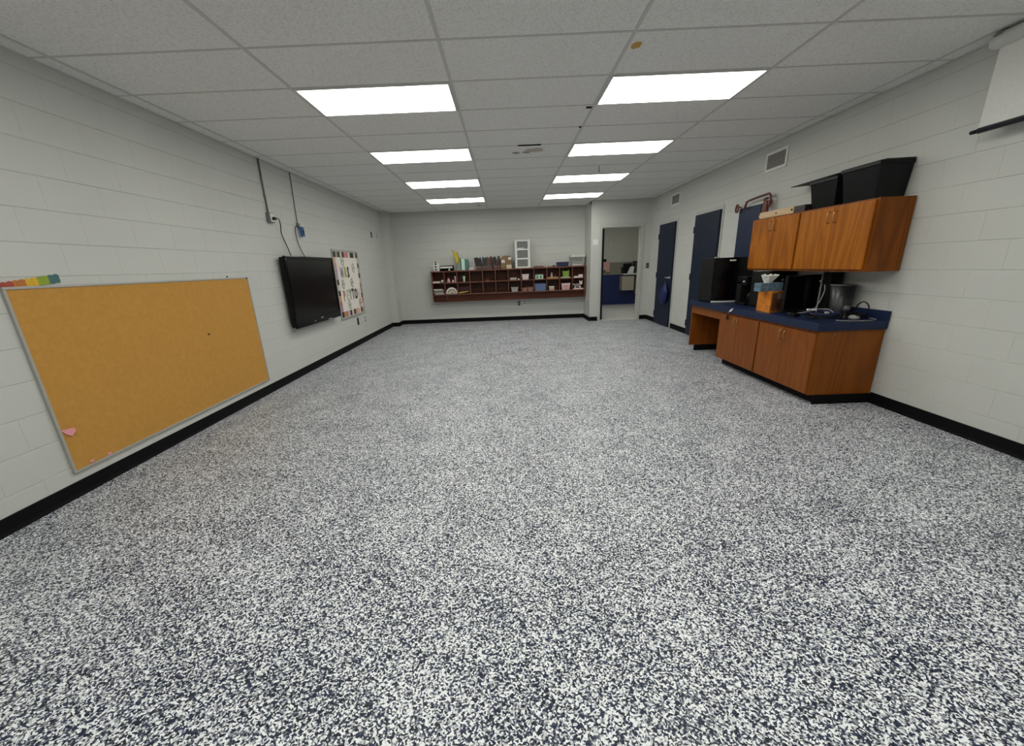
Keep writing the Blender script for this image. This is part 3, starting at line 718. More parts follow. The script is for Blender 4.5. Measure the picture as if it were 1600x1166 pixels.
q = MB().lathe((x + 0.22, 10.94, z + 0.01), [(0.03, 0), (0.035, 0.03), (0.02, 0.06)]).build('small_pot', Cc('brownpot', (0.14, 0.05, 0.04))); tag(q, 'small dark brown pot on the wooden tray', 'pot')
x, z = cell(10, 0)
q = bx(x + 0.03, x + 0.27, 10.84, 11.0, z, z + 0.028, bev=0.004).build('sage_tray', Cc('sage', (0.42, 0.46, 0.32))); tag(q, 'pale sage plastic lid under the lime basket', 'lid')
tub('basket', x + 0.075, x + 0.245, z + 0.028, 0.14, 'lime green plastic basket with arched handle in an upper cubby', 'basket', Cc('lime', (0.20, 0.33, 0.04)), handle=True)
x, z = cell(11, 0)
papers('paper_stack', x + 0.03, x + 0.27, z, 2, 'thin white papers in the upper cubby against the jog wall', M_PAPER, M_PKL, th=0.018)
q = bx(x + 0.165, x + 0.27, 10.87, 10.99, z + 0.036, z + 0.07, bev=0.003).build('card_box', M_PAPER); tag(q, 'small white card box on papers by the jog wall', 'box')
# -- row 2 contents
x, z = cell(0, 1); papers('paper_stack', x + 0.04, x + 0.285, z, 9, 'untidy stack of grey and white papers in the lower end cubby', M_PAPER, M_PGREY, th=0.015, wob=0.05)
x, z = cell(1, 1)
t = thing('folded_cloth', (x + 0.16, 10.93, z), 'lumpy folded beige cloth filling a lower cubby', 'cloth')
for k, (r, h) in enumerate(((0.145, 0.15), (0.105, 0.105), (0.07, 0.065))):
    pts = [(x + 0.16 - r * math.cos(math.pi * j / 10), 10.87 + 0.012 * k, z + 0.015 + h * math.sin(math.pi * j / 10)) for j in range(11)]
    inn = [(x + 0.16 - (r - 0.033) * math.cos(math.pi * j / 10), 10.87 + 0.012 * k, z + 0.015 + (h - 0.036) * math.sin(math.pi * j / 10)) for j in range(10, -1, -1)]
    MB().prism(pts + inn, (0, 0.15, 0)).build('fold', [M_PAPER, M_TAN, M_PAPER][k], t)
bx(x + 0.03, x + 0.29, 10.86, 11.04, z, z + 0.02).build('under_layer', M_PGREY, t)
x, z = cell(2, 1)
q = MB().prism([(x + 0.02, 10.85, z + 0.01), (x + 0.26, 10.85, z + 0.045), (x + 0.26, 10.85, z + 0.058), (x + 0.10, 10.85, z + 0.046), (x + 0.02, 10.85, z + 0.034)], (0, 0.18, 0)).build('notepad', Cc('yellow_pad', (0.58, 0.42, 0.07))); tag(q, 'yellow notepad lying tilted in a lower cubby', 'notepad')
q = bx(x + 0.015, x + 0.30, 11.06, 11.085, z, z + 0.17).build('folder', Cc('purple_folder', (0.09, 0.02, 0.05))); tag(q, 'dark purple folder standing behind the yellow notepad', 'folder')
x, z = cell(6, 1); tub('small_bin', x + 0.065, x + 0.24, z, 0.11, 'grey plastic bin in a lower cubby', 'bin', Cc('greybin', (0.34, 0.34, 0.32)))
x, z = cell(7, 1)
for k in range(2): tub('woven_tray', x + 0.02 + k * 0.145, x + 0.155 + k * 0.145, z, 0.085 + 0.008 * k, ('brown woven tray in a lower cubby, beside the grey bin' if k == 0 else 'brown woven tray in a lower cubby, beside the slate blue bin'), 'tray', Cc('woven', (0.30, 0.15, 0.11), var=0.4, scale=120), group='woven trays in the lower cubby')
x, z = cell(8, 1); tub('storage_bin', x + 0.02, x + 0.30, z, 0.175, 'slate blue plastic bin filling a lower cubby', 'bin', Cc('slate', (0.10, 0.15, 0.30)), dep=0.2, taper=0.92)
x, z = cell(9, 1); t = thing('index_card_box', (x + 0.12, 10.92, z), 'small tan card box with a dark open lid in a lower cubby', 'box')
bx(x + 0.06, x + 0.19, 10.87, 10.98, z, z + 0.075, bev=0.003).build('body', M_TAN, t)
bx(x + 0.06, x + 0.19, 10.868, 10.982, z + 0.075, z + 0.10, bev=0.003).build('band', M_PAPER, t)
MB().prism([(x + 0.05, 10.9, z + 0.10), (x + 0.19, 10.9, z + 0.10), (x + 0.05, 10.9, z + 0.15)], (0, 0.08, 0)).build('lid', M_BLKM, t)
x, z = cell(10, 1); t = tub('storage_bin', x + 0.05, x + 0.265, z, 0.155, 'pink and white striped bin in a lower cubby', 'bin', Cc('palepinkbin', (0.74, 0.62, 0.60)), dep=0.2)
for k in range(3): bx(x + 0.085, x + 0.235, 10.822 + 0.002 * (3 - k), 10.845, z + 0.03 + 0.035 * k, z + 0.047 + 0.035 * k).build('stripe', Cc('coral', (0.68, 0.26, 0.24)), t)
x, z = cell(11, 1)
q = bx(x + 0.03, x + 0.275, 10.84, 11.0, z, z + 0.03, bev=0.004).build('tray', M_PKL); tag(q, 'pale pink tray in the lower cubby against the jog wall', 'tray')
t = thing('stuffed_toy', (x + 0.15, 10.92, z + 0.03), 'grey and white stuffed animal toy on the pale pink tray', 'toy')
MB().ball((x + 0.14, 10.92, z + 0.09), (0.085, 0.05, 0.055)).build('body', Cc('greyfur', (0.22, 0.20, 0.19), 0.9, var=0.4, scale=70), t)
MB().ball((x + 0.225, 10.90, z + 0.15), (0.042, 0.04, 0.045)).build('head', M_PAPER, t)
for s in (-1, 1): MB().ball((x + 0.225 + s * 0.03, 10.90, z + 0.195), (0.014, 0.012, 0.03)).build('ear', M_PAPER, t)
for (dx, dy) in ((0.08, -0.03), (0.20, -0.03), (0.08, 0.03), (0.20, 0.03)): MB().ball((x + dx, 10.92 + dy, z + 0.055), (0.02, 0.02, 0.026)).build('paw', M_PAPER, t)
MB().ball((x + 0.05, 10.92, z + 0.12), (0.03, 0.018, 0.02)).build('tail', M_PAPER, t)
# -- on top of the shelf
z = ZT
t = thing('desk_organiser', (1.22, 10.92, z), 'small white organiser box with three dark holes on the shelf end', 'organiser')
bx(1.14, 1.30, 10.87, 10.97, z, z + 0.20, bev=0.006).build('body', M_WHTP, t)
for k in range(3): MB().lathe((1.205, 10.868, z + 0.04 + 0.066 * k), [(0.022, 0), (0.022, 0.004)], axis='Y', n=14).build('hole', M_BLKM, t)
bx(1.24, 1.30, 10.862, 10.87, z + 0.07, z + 0.17).build('label_card', M_PAPER, t)
MB().tube([(1.20, 10.92, z + 0.20), (1.20, 10.92, z + 0.235)], 0.012, n=8).build('knob', M_BLKM, t)
t = thing('letter_tray', (1.47, 10.93, z), 'black letter tray holding white paper on top of the cubby shelf', 'tray')
m_ = MB().box(1.31, 1.64, 10.84, 11.05, z, z + 0.008)
for (a, b) in ((1.31, 1.32), (1.63, 1.64)): m_.box(a, b, 10.84, 11.05, z, z + 0.12)
m_.box(1.31, 1.64, 11.04, 11.05, z, z + 0.13); m_.build('frame', M_BLKM, t)
bx(1.32, 1.625, 10.835, 11.03, z + 0.065, z + 0.108).build('paper_ream', M_PAPER, t)
bx(1.32, 1.63, 10.845, 11.03, z + 0.056, z + 0.065).build('upper_tier', M_BLKM, t)
q = bx(1.52, 1.56, 10.86, 10.90, z + 0.008, z + 0.05, bev=0.01).build('correction_tape', M_WHITE); tag(q, 'small white blob of tape inside the black letter tray', 'tape')
t = thing('magazine_file', (1.80, 10.95, z), 'grey-green magazine file holding yellow tubes on the shelf', 'file holder')
M_GG = Cc('greygreen', (0.20, 0.25, 0.20))
MB().prism([(1.745, 10.87, z), (1.83, 10.87, z), (1.83, 10.87, z + 0.25), (1.745, 10.87, z + 0.13)], (0, 0.008, 0)).build('front', M_GG, t)
for a, h_ in ((1.745, 0.13), (1.824, 0.26)): bx(a, a + 0.006, 10.878, 11.05, z, z + h_).build('side', M_GG, t)
bx(1.745, 1.83, 11.05, 11.058, z, z + 0.30).build('back', M_GG, t)
for k, (dx, c) in enumerate(((0, (0.60, 0.42, 0.02)), (0.03, (0.70, 0.55, 0.05)), (0.055, (0.45, 0.36, 0.03)))):
    q = MB().tube([(1.795 + dx * 0.2, 10.91 + 0.05 * k, z + 0.015), (1.655 + dx * 1.7, 10.91 + 0.05 * k, z + 0.49 - 0.03 * k)], 0.019, n=12).build('cardboard_tube', Cc('yellow%d' % k, c))
    tag(q, ['golden yellow tube leaning in the grey-green magazine file, the steepest', 'bright yellow tube leaning in the grey-green magazine file, the middle one', 'olive yellow tube leaning in the grey-green magazine file'][k], 'tube')
t = thing('file_box', (1.93, 10.94, z), 'mint green file box with teal side on top of the shelf', 'file box')
bx(1.85, 1.94, 10.86, 11.05, z, z + 0.275, bev=0.003).build('body', Cc('mint', (0.42, 0.66, 0.55)), t)
bx(1.855, 1.935, 10.855, 10.86, z + 0.02, z + 0.26).build('front_label', Cc('mintl', (0.52, 0.74, 0.64)), t)
q = bx(1.945, 2.015, 10.88, 11.06, z, z + 0.265, bev=0.003).build('binder', Cc('teal_dark', (0.06, 0.18, 0.16))); tag(q, 'dark teal binder upright next to the mint file box', 'binder')
papers('paper_stack', 2.03, 2.17, z, 4, 'short stack of pale pink papers on the shelf beside the books', M_PKL, M_PAPER, th=0.014)
bk_specs = [(0.052, (0.012, 0.009, 0.011)), (0.034, (0.012, 0.010, 0.012)), (0.036, (0.016, 0.012, 0.014)), (0.03, (0.012, 0.010, 0.011)), (0.034, (0.016, 0.020, 0.030)), (0.036, (0.018, 0.024, 0.036)), (0.034, (0.014, 0.016, 0.024)),
            (0.026, (0.10, 0.04, 0.025)), (0.024, (0.14, 0.06, 0.04)), (0.024, (0.085, 0.035, 0.025)), (0.04, (0.045, 0.012, 0.016)), (0.034, (0.03, 0.010, 0.014)), (0.05, (0.028, 0.009, 0.013)), (0.052, (0.035, 0.010, 0.012))]
lean = [0.14, 0.14, 0.14, 0.14, 0.0, 0.0, 0.0, 0.0, 0.0, 0.0, 0.0, 0.15, 0.15, 0.0]
names = ['thick black', 'slim black', 'charcoal', 'black', 'blue-black', 'dark navy', 'grey-navy', 'brown', 'light brown', 'dark brown', 'maroon', 'slim maroon', 'thick dark maroon', 'wine red']
xx = 2.215
for i, (w, c) in enumerate(bk_specs):
    hh = 0.285 + 0.015 * math.sin(i * 2.1) + (0.01 if i > 9 else 0)
    t = thing('book', (xx + w / 2, 10.95, z), '%s book standing %s in the row on the cubby shelf%s' % (names[i], 'tilted' if abs(lean[i]) > 0.05 else 'upright', '' if i not in (0, 13) else (', beside the pink papers' if i == 0 else ', by the cardboard box')), 'book', 'books on top of the cubby shelf')
    a = lean[i]
    def L(dx, dz): return (xx + dx * math.cos(a) - dz * math.sin(a) + (hh * math.sin(a) * 0.0), dz * math.cos(a) + (dx * math.sin(a) if a > 0 else (dx - w) * math.sin(a)) + z)
    def quad(dx0, dx1, dz0, dz1, y0, y1, nm, mm):
        p = [L(dx0, dz0), L(dx1, dz0), L(dx1, dz1), L(dx0, dz1)]
        MB().prism([(u, y0, v) for u, v in p], (0, y1 - y0, 0)).build(nm, mm, t)
    mc = Cc('bookcover%d' % i, c, 0.45)
    quad(0, w, 0, hh, 10.868, 10.874, 'spine', mc)
    quad(0, 0.004, 0, hh, 10.874, 11.07, 'cover', mc); quad(w - 0.004, w, 0, hh, 10.874, 11.07, 'cover', mc)
    quad(0.004, w - 0.004, 0.004, hh - 0.006, 10.876, 11.064, 'pages', M_PAPER)
    quad(0.002, w - 0.002, 0.02, 0.085, 10.866, 10.868, 'spine_band', Cc('spineband', (0.16, 0.085, 0.075)))
    xx += w / math.cos(a) + 0.003 + (0.052 if i == 10 else 0)
cbx = 2.84
t = thing('cardboard_box', (cbx + 0.14, 10.95, z), 'open brown cardboard box with white labels on the cubby shelf', 'box')
M_CARD = Cc('cardboard', (0.22, 0.14, 0.065), 0.85)
x0, x1 = cbx, cbx + 0.27
m_ = MB().box(x0, x1, 10.86, 10.866, z, z + 0.25).box(x0, x1, 11.06, 11.066, z, z + 0.25).box(x0, x0 + 0.006, 10.866, 11.06, z, z + 0.25).box(x1 - 0.006, x1, 10.866, 11.06, z, z + 0.25).box(x0, x1, 10.86, 11.066, z, z + 0.006)
m_.build('body', M_CARD, t)
MB().prism([(x0, 10.863, z + 0.25), (x1 - 0.06, 10.863, z + 0.25), (x0 + 0.12, 10.90, z + 0.32)], (0, 0.004, 0)).build('flap', M_CARD, t)
MB().prism([(x0 + 0.02, 11.06, z + 0.25), (x1, 11.06, z + 0.25), (x1 - 0.02, 11.08, z + 0.30), (x0 + 0.06, 11.08, z + 0.31)], (0, 0.004, 0)).build('flap', M_CARD, t)
bx(x0 + 0.02, x0 + 0.10, 10.856, 10.86, z + 0.14, z + 0.21).build('label_card', M_PAPER, t)
bx(x0 + 0.055, x0 + 0.068, 10.854, 10.856, z + 0.165, z + 0.18).build('print_mark', M_BLKM, t)
bx(x1 - 0.08, x1 - 0.01, 10.856, 10.86, z + 0.21, z + 0.27).build('label_card', M_PAPER, t)
q = bx(x1 - 0.13, x1 + 0.0, 10.80 + 0.028, 10.853, z, z + 0.09, bev=0.004).build('tissue_pack', Cc('cream_pack', (0.58, 0.50, 0.36))); tag(q, 'cream paper packet in front of the cardboard box', 'packet')
# drawer tower
x0, x1, z0, z1 = 3.20, 3.575, z, z + 0.665
t = thing('drawer_tower', ((x0 + x1) / 2, 10.96, z), 'white three-drawer plastic tower standing on the cubby shelf', 'drawer unit')
m_ = MB()
for a in (x0, x1 - 0.055): m_.box(a, a + 0.055, 10.85, 11.10, z0, z1, bev=0.004)
for zz in (0.0, 0.205, 0.418, 0.625): m_.box(x0 + 0.055, x1 - 0.055, 10.855, 11.10, z0 + zz, z0 + zz + 0.034)
m_.box(x0, x1, 11.09, 11.10, z0, z1); m_.build('frame', M_WHITE, t)
M_DRW = Cc('smoky_drawer', (0.17, 0.18, 0.17), 0.3, var=0.4, scale=18)
for k, zz in enumerate((0.036, 0.241, 0.454)):
    d = bx(x0 + 0.058, x1 - 0.058, 10.862, 11.07, z0 + zz, z0 + zz + 0.165, bev=0.004).build('drawer', M_DRW, t)
    bx(x0 + 0.15, x1 - 0.15, 10.852, 10.862, z0 + zz + 0.14, z0 + zz + 0.156).build('pull', M_GREY, d)
bx(x0 + 0.07, x1 - 0.15, 10.858, 10.862, z0 + 0.456, z0 + 0.475).build('drawer_label', M_WHITE, t)
# flat wooden pieces
for i, (a, b, h, c, lab) in enumerate(((3.66, 3.92, 0.022, (0.16, 0.07, 0.05), 'flat reddish wooden slat on the cubby shelf'), (3.68, 3.90, 0.02, (0.30, 0.20, 0.15), 'tan wooden slat stacked on the reddish slat'), (3.95, 4.02, 0.06, (0.48, 0.42, 0.32), 'small cream block beside the wooden slats'), (4.04, 4.14, 0.03, (0.35, 0.26, 0.2), 'beige folded pouch on the shelf beside the cream block'), (4.145, 4.20, 0.042, (0.08, 0.04, 0.03), 'dark brown small block beside the navy bin'))):
    zb = z + (0.022 if i == 1 else 0)
    q = bx(a, b, 10.87, 10.99, zb, zb + h, bev=0.003).build(['wooden_board', 'wooden_board', 'cream_block', 'pouch', 'wooden_block'][i], Cc('flat%d' % i, c, 0.7)); tag(q, lab, ['slat', 'slat', 'block', 'pouch', 'block'][i])
tub('storage_bin', 4.245, 4.535, z, 0.105, 'low navy plastic bin on top of the cubby shelf', 'bin', Cc('navybin', (0.012, 0.014, 0.06)), taper=0.95, dep=0.18)
t = thing('clear_tote', (4.76, 10.95, z), 'translucent plastic tote with white lid on the shelf end', 'tote')
def clear():
    m, n, l, b = newmat('translucent_plastic'); b.inputs['Base Color'].default_value = (0.78, 0.82, 0.78, 1); b.inputs['Roughness'].default_value = 0.3
    b.inputs['Alpha'].default_value = 0.25
    return m
x0, x1 = 4.60, 4.935
MB().faces([(x0 + 0.02, 10.87, z), (x1 - 0.02, 10.87, z), (x1 - 0.02, 11.08, z), (x0 + 0.02, 11.08, z), (x0, 10.85, z + 0.21), (x1, 10.85, z + 0.21), (x1, 11.10, z + 0.21), (x0, 11.10, z + 0.21)],
           [(0, 1, 2, 3), (0, 1, 5, 4), (1, 2, 6, 5), (2, 3, 7, 6), (3, 0, 4, 7)]).build('body', clear(), t)
bx(x0 - 0.012, x1 + 0.012, 10.84, 11.11, z + 0.21, z + 0.262, bev=0.008).build('lid', Cc('cloudy_lid', (0.62, 0.64, 0.58)), t)
for k in range(3):
    q = bx(x0 + 0.05, x1 - 0.05, 10.90, 11.05, z + 0.004 + 0.06 * k, z + 0.05 + 0.06 * k, bev=0.005).build('paper_bundle', [M_PKL, M_GREY, Cc('dkg', (0.06, 0.06, 0.055))][k])
    tag(q, ['pale pink bundle at the bottom of the translucent tote', 'grey bundle in the middle of the translucent tote', 'dark bundle at the top inside the translucent tote'][k], 'bundle')

# ------------------------------------------------------------------ doorway and the room beyond
m_ = MB()
FY = YJ - 0.018
for (a, b) in ((5.178, 5.238), (6.145, 6.205)): m_.box(a, b, FY, YJ + 0.17, 0, 2.14)
m_.box(5.178, 6.205, FY, YJ + 0.17, 2.14, 2.215)
for (a, b) in ((5.238, 5.255), (6.128, 6.145)): m_.box(a, b, YJ + 0.06, YJ + 0.10, 0, 2.14)
m_.box(5.255, 6.128, YJ + 0.06, YJ + 0.10, 2.12, 2.14)
q = m_.build('door_frame', M_FRAME); struct(q); q.name = 'trim_1'
dl = bx(5.288, 5.332, YJ + 0.175, YJ + 1.02, 0.01, 2.125, bev=0.002).build('door_1', M_NAVY); struct(dl)
MB().tube([(5.33, YJ + 0.94, 1.0), (5.385, YJ + 0.94, 1.0), (5.385, YJ + 0.84, 1.0)], 0.009).build('door_handle', M_STEEL, dl)
YH = 14.30
hf = bx(5.145, 8.4, YJ + 0.004, YH + 0.2, -0.1, 0.002).build('floor_hall', mat('hall_floor', (0.62, 0.62, 0.60), 0.35, var=0.15, scale=9)); struct(hf)
MH = mat('hall_wall', (0.58, 0.58, 0.52), 0.6); MHB = mat('hall_band', (0.26, 0.26, 0.225), 0.6); MHN = mat('hall_navy', (0.008, 0.022, 0.12), 0.4)
hw = bx(5.0, 8.4, YH, YH + 0.15, 0, ZC).build('wall_hall', MH); struct(hw)
bx(5.145, 8.4, YH - 0.012, YH, 0.08, 0.97).build('wainscot', MHN, hw)
bx(5.145, 8.4, YH - 0.008, YH, 0.97, 1.36).build('dado_band', MHB, hw)
bx(5.145, 8.4, YH - 0.014, YH, 0.002, 0.08).build('skirting', MHN, hw)
hs = MB().box(5.0, 5.14, YB + 0.205, YH, 0, ZC).box(8.3, 8.4, YJ + 0.15, YH, 0, ZC).box(XR + 0.15, 8.4, YJ + 0.0, YJ + 0.15, 0, ZC).build('wall_hall_side', MH); struct(hs)
hc = bx(5.145, 8.4, YJ + 0.15, YH + 0.15, ZC, ZC + 0.1).build('ceiling_hall', M_WHTP); struct(hc)
c_ = copy_tree(lt0, (6.0, 11.9, ZC - 0.06), 'unseen ceiling light added in the hall to brighten its floor'); c_['group'] = 'added hall lights'  # out of view, added to brighten the hall floor and wall
t = thing('soap_dispenser', (6.22, YH - 0.01, 1.10), 'pink soap dispenser with black cap on the hall wall', 'dispenser')
bx(6.06, 6.37, YH - 0.13, YH - 0.009, 1.12, 1.38, Cc('pink_soap', (0.68, 0.36, 0.33)), bev=0.02).build('body', None, t)
bx(6.13, 6.26, YH - 0.11, YH - 0.009, 1.38, 1.47, bev=0.015).build('cap', M_BLKM, t)
bx(6.24, 6.37, YH - 0.12, YH - 0.012, 1.06, 1.12, bev=0.01).build('spout', Cc('soap_cream', (0.58, 0.45, 0.25)), t)
t = thing('wall_desk', (6.98, YH, 0.46), 'cream wall-hung cabinet with white shelf top in the hall', 'cabinet')
bx(6.74, 7.13, YH - 0.33, YH - 0.013, 0.47, 0.92, bev=0.006).build('body', Cc('cream_metal', (0.44, 0.40, 0.33)), t)
bx(6.77, 7.30, YH - 0.37, YH - 0.013, 0.96, 1.0, bev=0.004).build('top', M_WHITE, t)
bx(6.80, 7.28, YH - 0.31, YH - 0.013, 0.92, 0.96).build('bracket', M_BLKM, t)
bx(7.19, 7.33, YH - 0.30, YH - 0.013, 0.36, 0.80, bev=0.006).build('side_panel', Cc('taupe', (0.24, 0.20, 0.18)), t)
t = thing('printer', (6.95, YH - 0.18, 1.0), 'black printer with white paper sheet on the hall cabinet', 'printer')
bx(6.76, 7.10, YH - 0.33, YH - 0.05, 1.0, 1.20, bev=0.02).build('body', M_BLK, t)
bx(6.82, 7.05, YH - 0.28, YH - 0.05, 1.20, 1.31, bev=0.02).build('scanner_lid', M_BLKM, t)
MB().prism([(6.88, YH - 0.36, 1.003), (7.08, YH - 0.36, 1.003), (7.11, YH - 0.34, 1.21), (6.98, YH - 0.34, 1.21)], (0, 0.004, 0)).build('paper_sheet', M_WHITE, t)
q = bx(7.14, 7.28, YH - 0.28, YH - 0.05, 1.0, 1.38, bev=0.01).build('file_sorter', Cc('dkfile', (0.03, 0.028, 0.025))); tag(q, 'dark upright file sorter beside the printer in the hall', 'file sorter')
q = bx(6.39, 6.42, YH - 0.02, YH - 0.001, 1.86, 1.93).build('wall_hook', M_WHITE); tag(q, 'tiny white hook high on the hall wall', 'hook')

# ------------------------------------------------------------------ right wall: doors, vents
for i, (a, b) in enumerate(DOORS):
    d = bx(XR - 0.042, XR - 0.002, a + 0.004, b - 0.004, 0.008, 2.098, bev=0.002).build('door_%d' % (i + 2), M_NAVY); struct(d)
    for hz in (0.22, 1.06, 1.86):
        MB().tube([(XR - 0.046, b + 0.006, hz - 0.055), (XR - 0.046, b + 0.006, hz + 0.055)], 0.009, n=8).build('hinge', M_PLATED, d)
    MB().tube([(XR - 0.042, a + 0.09, 1.02), (XR - 0.085, a + 0.09, 1.02), (XR - 0.09, a + 0.20, 1.02)], 0.011, n=8, sub=3).build('lever_handle', M_CHROME, d)
    MB().lathe((XR - 0.046, a + 0.09, 1.02), [(0.03, 0), (0.03, 0.004)], axis='X', n=14).build('rose', M_CHROME, d)
    m_ = MB().box(XR - 0.012, XR + 0.004, a - 0.05, a, 0, 2.155).box(XR - 0.012, XR + 0.004, b, b + 0.05, 0, 2.155).box(XR - 0.012, XR + 0.004, a, b, 2.103, 2.155)
    q = m_.build('trim_%d' % (i + 2), M_FRAME); struct(q)
# blue bag hanging from the lever of the far door
def bag():
    t = thing('drawstring_bag', (XR - 0.09, 8.99, 0.46), 'royal blue drawstring bag hanging from a navy door handle', 'bag')
    b2 = bmesh.new(); bmesh.ops.create_uvsphere(b2, u_segments=24, v_segments=16, radius=1)
    for v in b2.verts:
        zt = v.co.z; f = 1.0 if zt < 0.2 else 1 - 0.72 * ((zt - 0.2) / 0.8) ** 0.9
        cr = 1 + 0.2 * math.sin(7 * math.atan2(v.co.y, v.co.x) + 2 * zt)
        v.co = Vector((XR - 0.095 + v.co.x * 0.05 * f * cr, 9.0 + v.co.y * 0.15 * f * cr + 0.06 * (1 - zt) * 0.6, 0.70 + 0.24 * zt))
    MB().merge(b2, None, True).build('body', mat('royal_blue', (0.008, 0.015, 0.12), 0.45, var=0.5, scale=14), t)
    for s in (0, 1):
        MB().tube([(XR - 0.09, 9.0 + 0.02 * s, 0.92), (XR - 0.095, 8.985, 0.98), (XR - 0.09 - 0.015 * s, 8.97, 1.035)], 0.006, n=6, sub=3).build('strap', mat('royal_blue', (0, 0, 0)), t)
bag()
def vent(y0, y1, z0, z1, n, label):
    t = thing('wall_vent', (XR, (y0 + y1) / 2, z0), label, 'vent'); f = 0.032
    m = MB()
    m.box(XR - 0.014, XR - 0.0005, y0, y1, z0, z0 + f, bev=0.003).box(XR - 0.014, XR - 0.0005, y0, y1, z1 - f, z1, bev=0.003)
    m.box(XR - 0.014, XR - 0.0005, y0, y0 + f, z0 + f, z1 - f).box(XR - 0.014, XR - 0.0005, y1 - f, y1, z0 + f, z1 - f)
    m.build('frame', M_WHITE, t)
    bx(XR - 0.003, XR - 0.0008, y0 + f, y1 - f, z0 + f, z1 - f).build('backing', M_DARK, t)
    h = (z1 - z0 - 2 * f) / n
    for k in range(n):
        zz = z0 + f + h * k
        MB().prism([(XR - 0.012, y0 + f, zz + h * 0.15), (XR - 0.010, y0 + f, zz + h * 0.05), (XR - 0.004, y0 + f, zz + h * 0.75), (XR - 0.006, y0 + f, zz + h * 0.85)], (0, y1 - y0 - 2 * f, 0)).build('louvre', mat('louvre_white', (0.40, 0.38, 0.35), 0.5), t)
vent(5.60, 6.035, 2.40, 2.628, 12, 'white louvred return vent on the wall above the copper pipe')
vent(8.795, 9.225, 2.403, 2.626, 12, 'white louvred vent on the wall near the far corner')

# narrow navy access door and copper pipe behind the cabinets
ad = thing('access_panel', (XR, 6.2, 0.87), 'tall narrow navy access door on the wall between fridge and wall cabinet', 'access door')
bx(XR - 0.045, XR - 0.002, 5.945, 6.475, 0.87, 2.03, bev=0.002).build('door_leaf', M_NAVYLAM, ad)
for (a, b) in ((5.905, 5.943), (6.477, 6.515)): bx(XR - 0.03, XR - 0.001, a, b, 0.87, 2.065).build('frame_stile', M_FRAME, ad)
bx(XR - 0.03, XR - 0.001, 5.943, 6.477, 2.032, 2.065).build('frame_head', M_FRAME, ad)
M_COP = mat('copper', (0.15, 0.05, 0.04), 0.3, 0.4)
cp = thing('copper_pipe', (XR - 0.06, 6.0, 2.0), 'bent copper pipe running over the narrow navy access door', 'pipe')
px = XR - 0.08
MB().tube([(px, 6.285, 2.00), (px, 6.255, 2.065), (px, 6.20, 2.10), (px, 5.80, 2.122), (px, 5.73, 2.112), (px, 5.70, 2.06), (px, 5.70, 1.96)], 0.015, n=10, sub=5).build('main_pipe', M_COP, cp)
for (ya, yb, za, zb) in ((5.68, 5.72, 1.985, 2.045), (5.74, 5.80, 1.90, 2.05)): bx(px - 0.02, px + 0.02, ya, yb, za, zb, bev=0.008).build('fitting', M_COP, cp)
MB().tube([(px, 5.82, 1.90), (px, 5.82, 2.06), (px, 5.76, 2.07)], 0.014, n=10, sub=4).build('branch', M_COP, cp)
m_ = MB().tube([(px, 6.50, 2.085), (px, 6.455, 2.07), (px, 6.452, 2.0), (px, 6.50, 1.99), (px, 6.515, 2.03), (px, 6.50, 2.085)], 0.013, n=8, sub=3)
m_.tube([(px, 6.48, 2.04), (XR, 6.48, 2.06)], 0.008); m_.build('pipe_clamp', M_COP, cp)

# ------------------------------------------------------------------ base cabinets and counter
BXF = 5.785
def handle(parent, x, y, z, m, h=0.095, out=0.028):
    return MB().tube([(x, y, z - h / 2), (x - out, y, z - h / 2 + 0.012), (x - out, y, z + h / 2 - 0.012), (x, y, z + h / 2)], 0.0048, n=6, sub=3).build('handle', m, parent)
def base_cab(y0, y1, label):
    t = thing('base_cabinet', ((BXF + XR) / 2, (y0 + y1) / 2, 0.0), label, 'cabinet', 'oak base cabinets')
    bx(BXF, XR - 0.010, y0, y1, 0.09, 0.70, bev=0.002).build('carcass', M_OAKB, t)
    bx(BXF + 0.085, XR - 0.02, y0 + 0.0, y1, 0.0, 0.09).build('toe_kick', M_BASE, t)
    ym = (y0 + y1) / 2
    for s, (a, b) in enumerate(((y0 + 0.012, ym - 0.002), (ym + 0.002, y1 - 0.012))):
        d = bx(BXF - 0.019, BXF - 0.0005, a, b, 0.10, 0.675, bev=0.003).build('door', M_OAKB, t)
        handle(d, BXF - 0.019, ym + (-0.035 if s == 0 else 0.035), 0.605, M_BRASS)
    return t
bc1 = base_cab(3.762, 4.655, 'oak base cabinet with brass pulls, its bare side panel exposed')
bc2 = base_cab(4.658, 5.548, 'oak base cabinet with key in its lock, next to the knee space')
bx(BXF + 0.05, XR - 0.012, 3.752, 3.762, 0.0, 0.09).build('toe_cover', M_BASE, bc1)
MB().lathe((5.93, 3.756, 0.665), [(0.005, 0), (0.005, 0.007)], axis='Y', n=10).build('screw_cap', M_BRASS, bc1)
MB().lathe((BXF - 0.024, 5.455, 0.645), [(0.011, 0), (0.011, 0.008)], axis='X', n=12).build('lock', M_BRASS, bc2)
kn = thing('knee_desk', (6.08, 6.0, 0.0), 'oak knee-space desk section with end panel left of base cabinets', 'desk')
bx(BXF, XR - 0.01, 6.425, 6.45, 0.09, 0.70, bev=0.002).build('end_panel', M_OAKB, kn)
bx(BXF + 0.085, XR - 0.02, 6.425, 6.45, 0.0, 0.09).build('toe_kick', M_BASE, kn)
bx(BXF, BXF + 0.02, 5.552, 6.425, 0.59, 0.70, bev=0.002).build('apron', M_OAKB, kn)
bx(XR - 0.03, XR - 0.012, 5.552, 6.425, 0.09, 0.70).build('back_panel', M_OAKB, kn)
bx(XR - 0.04, XR - 0.012, 5.552, 6.425, 0.0, 0.09).build('back_kick', M_BASE, kn)
ct = thing('countertop', (6.08, 5.1, 0.70), 'long navy laminate countertop with backsplash on oak cabinets', 'countertop')
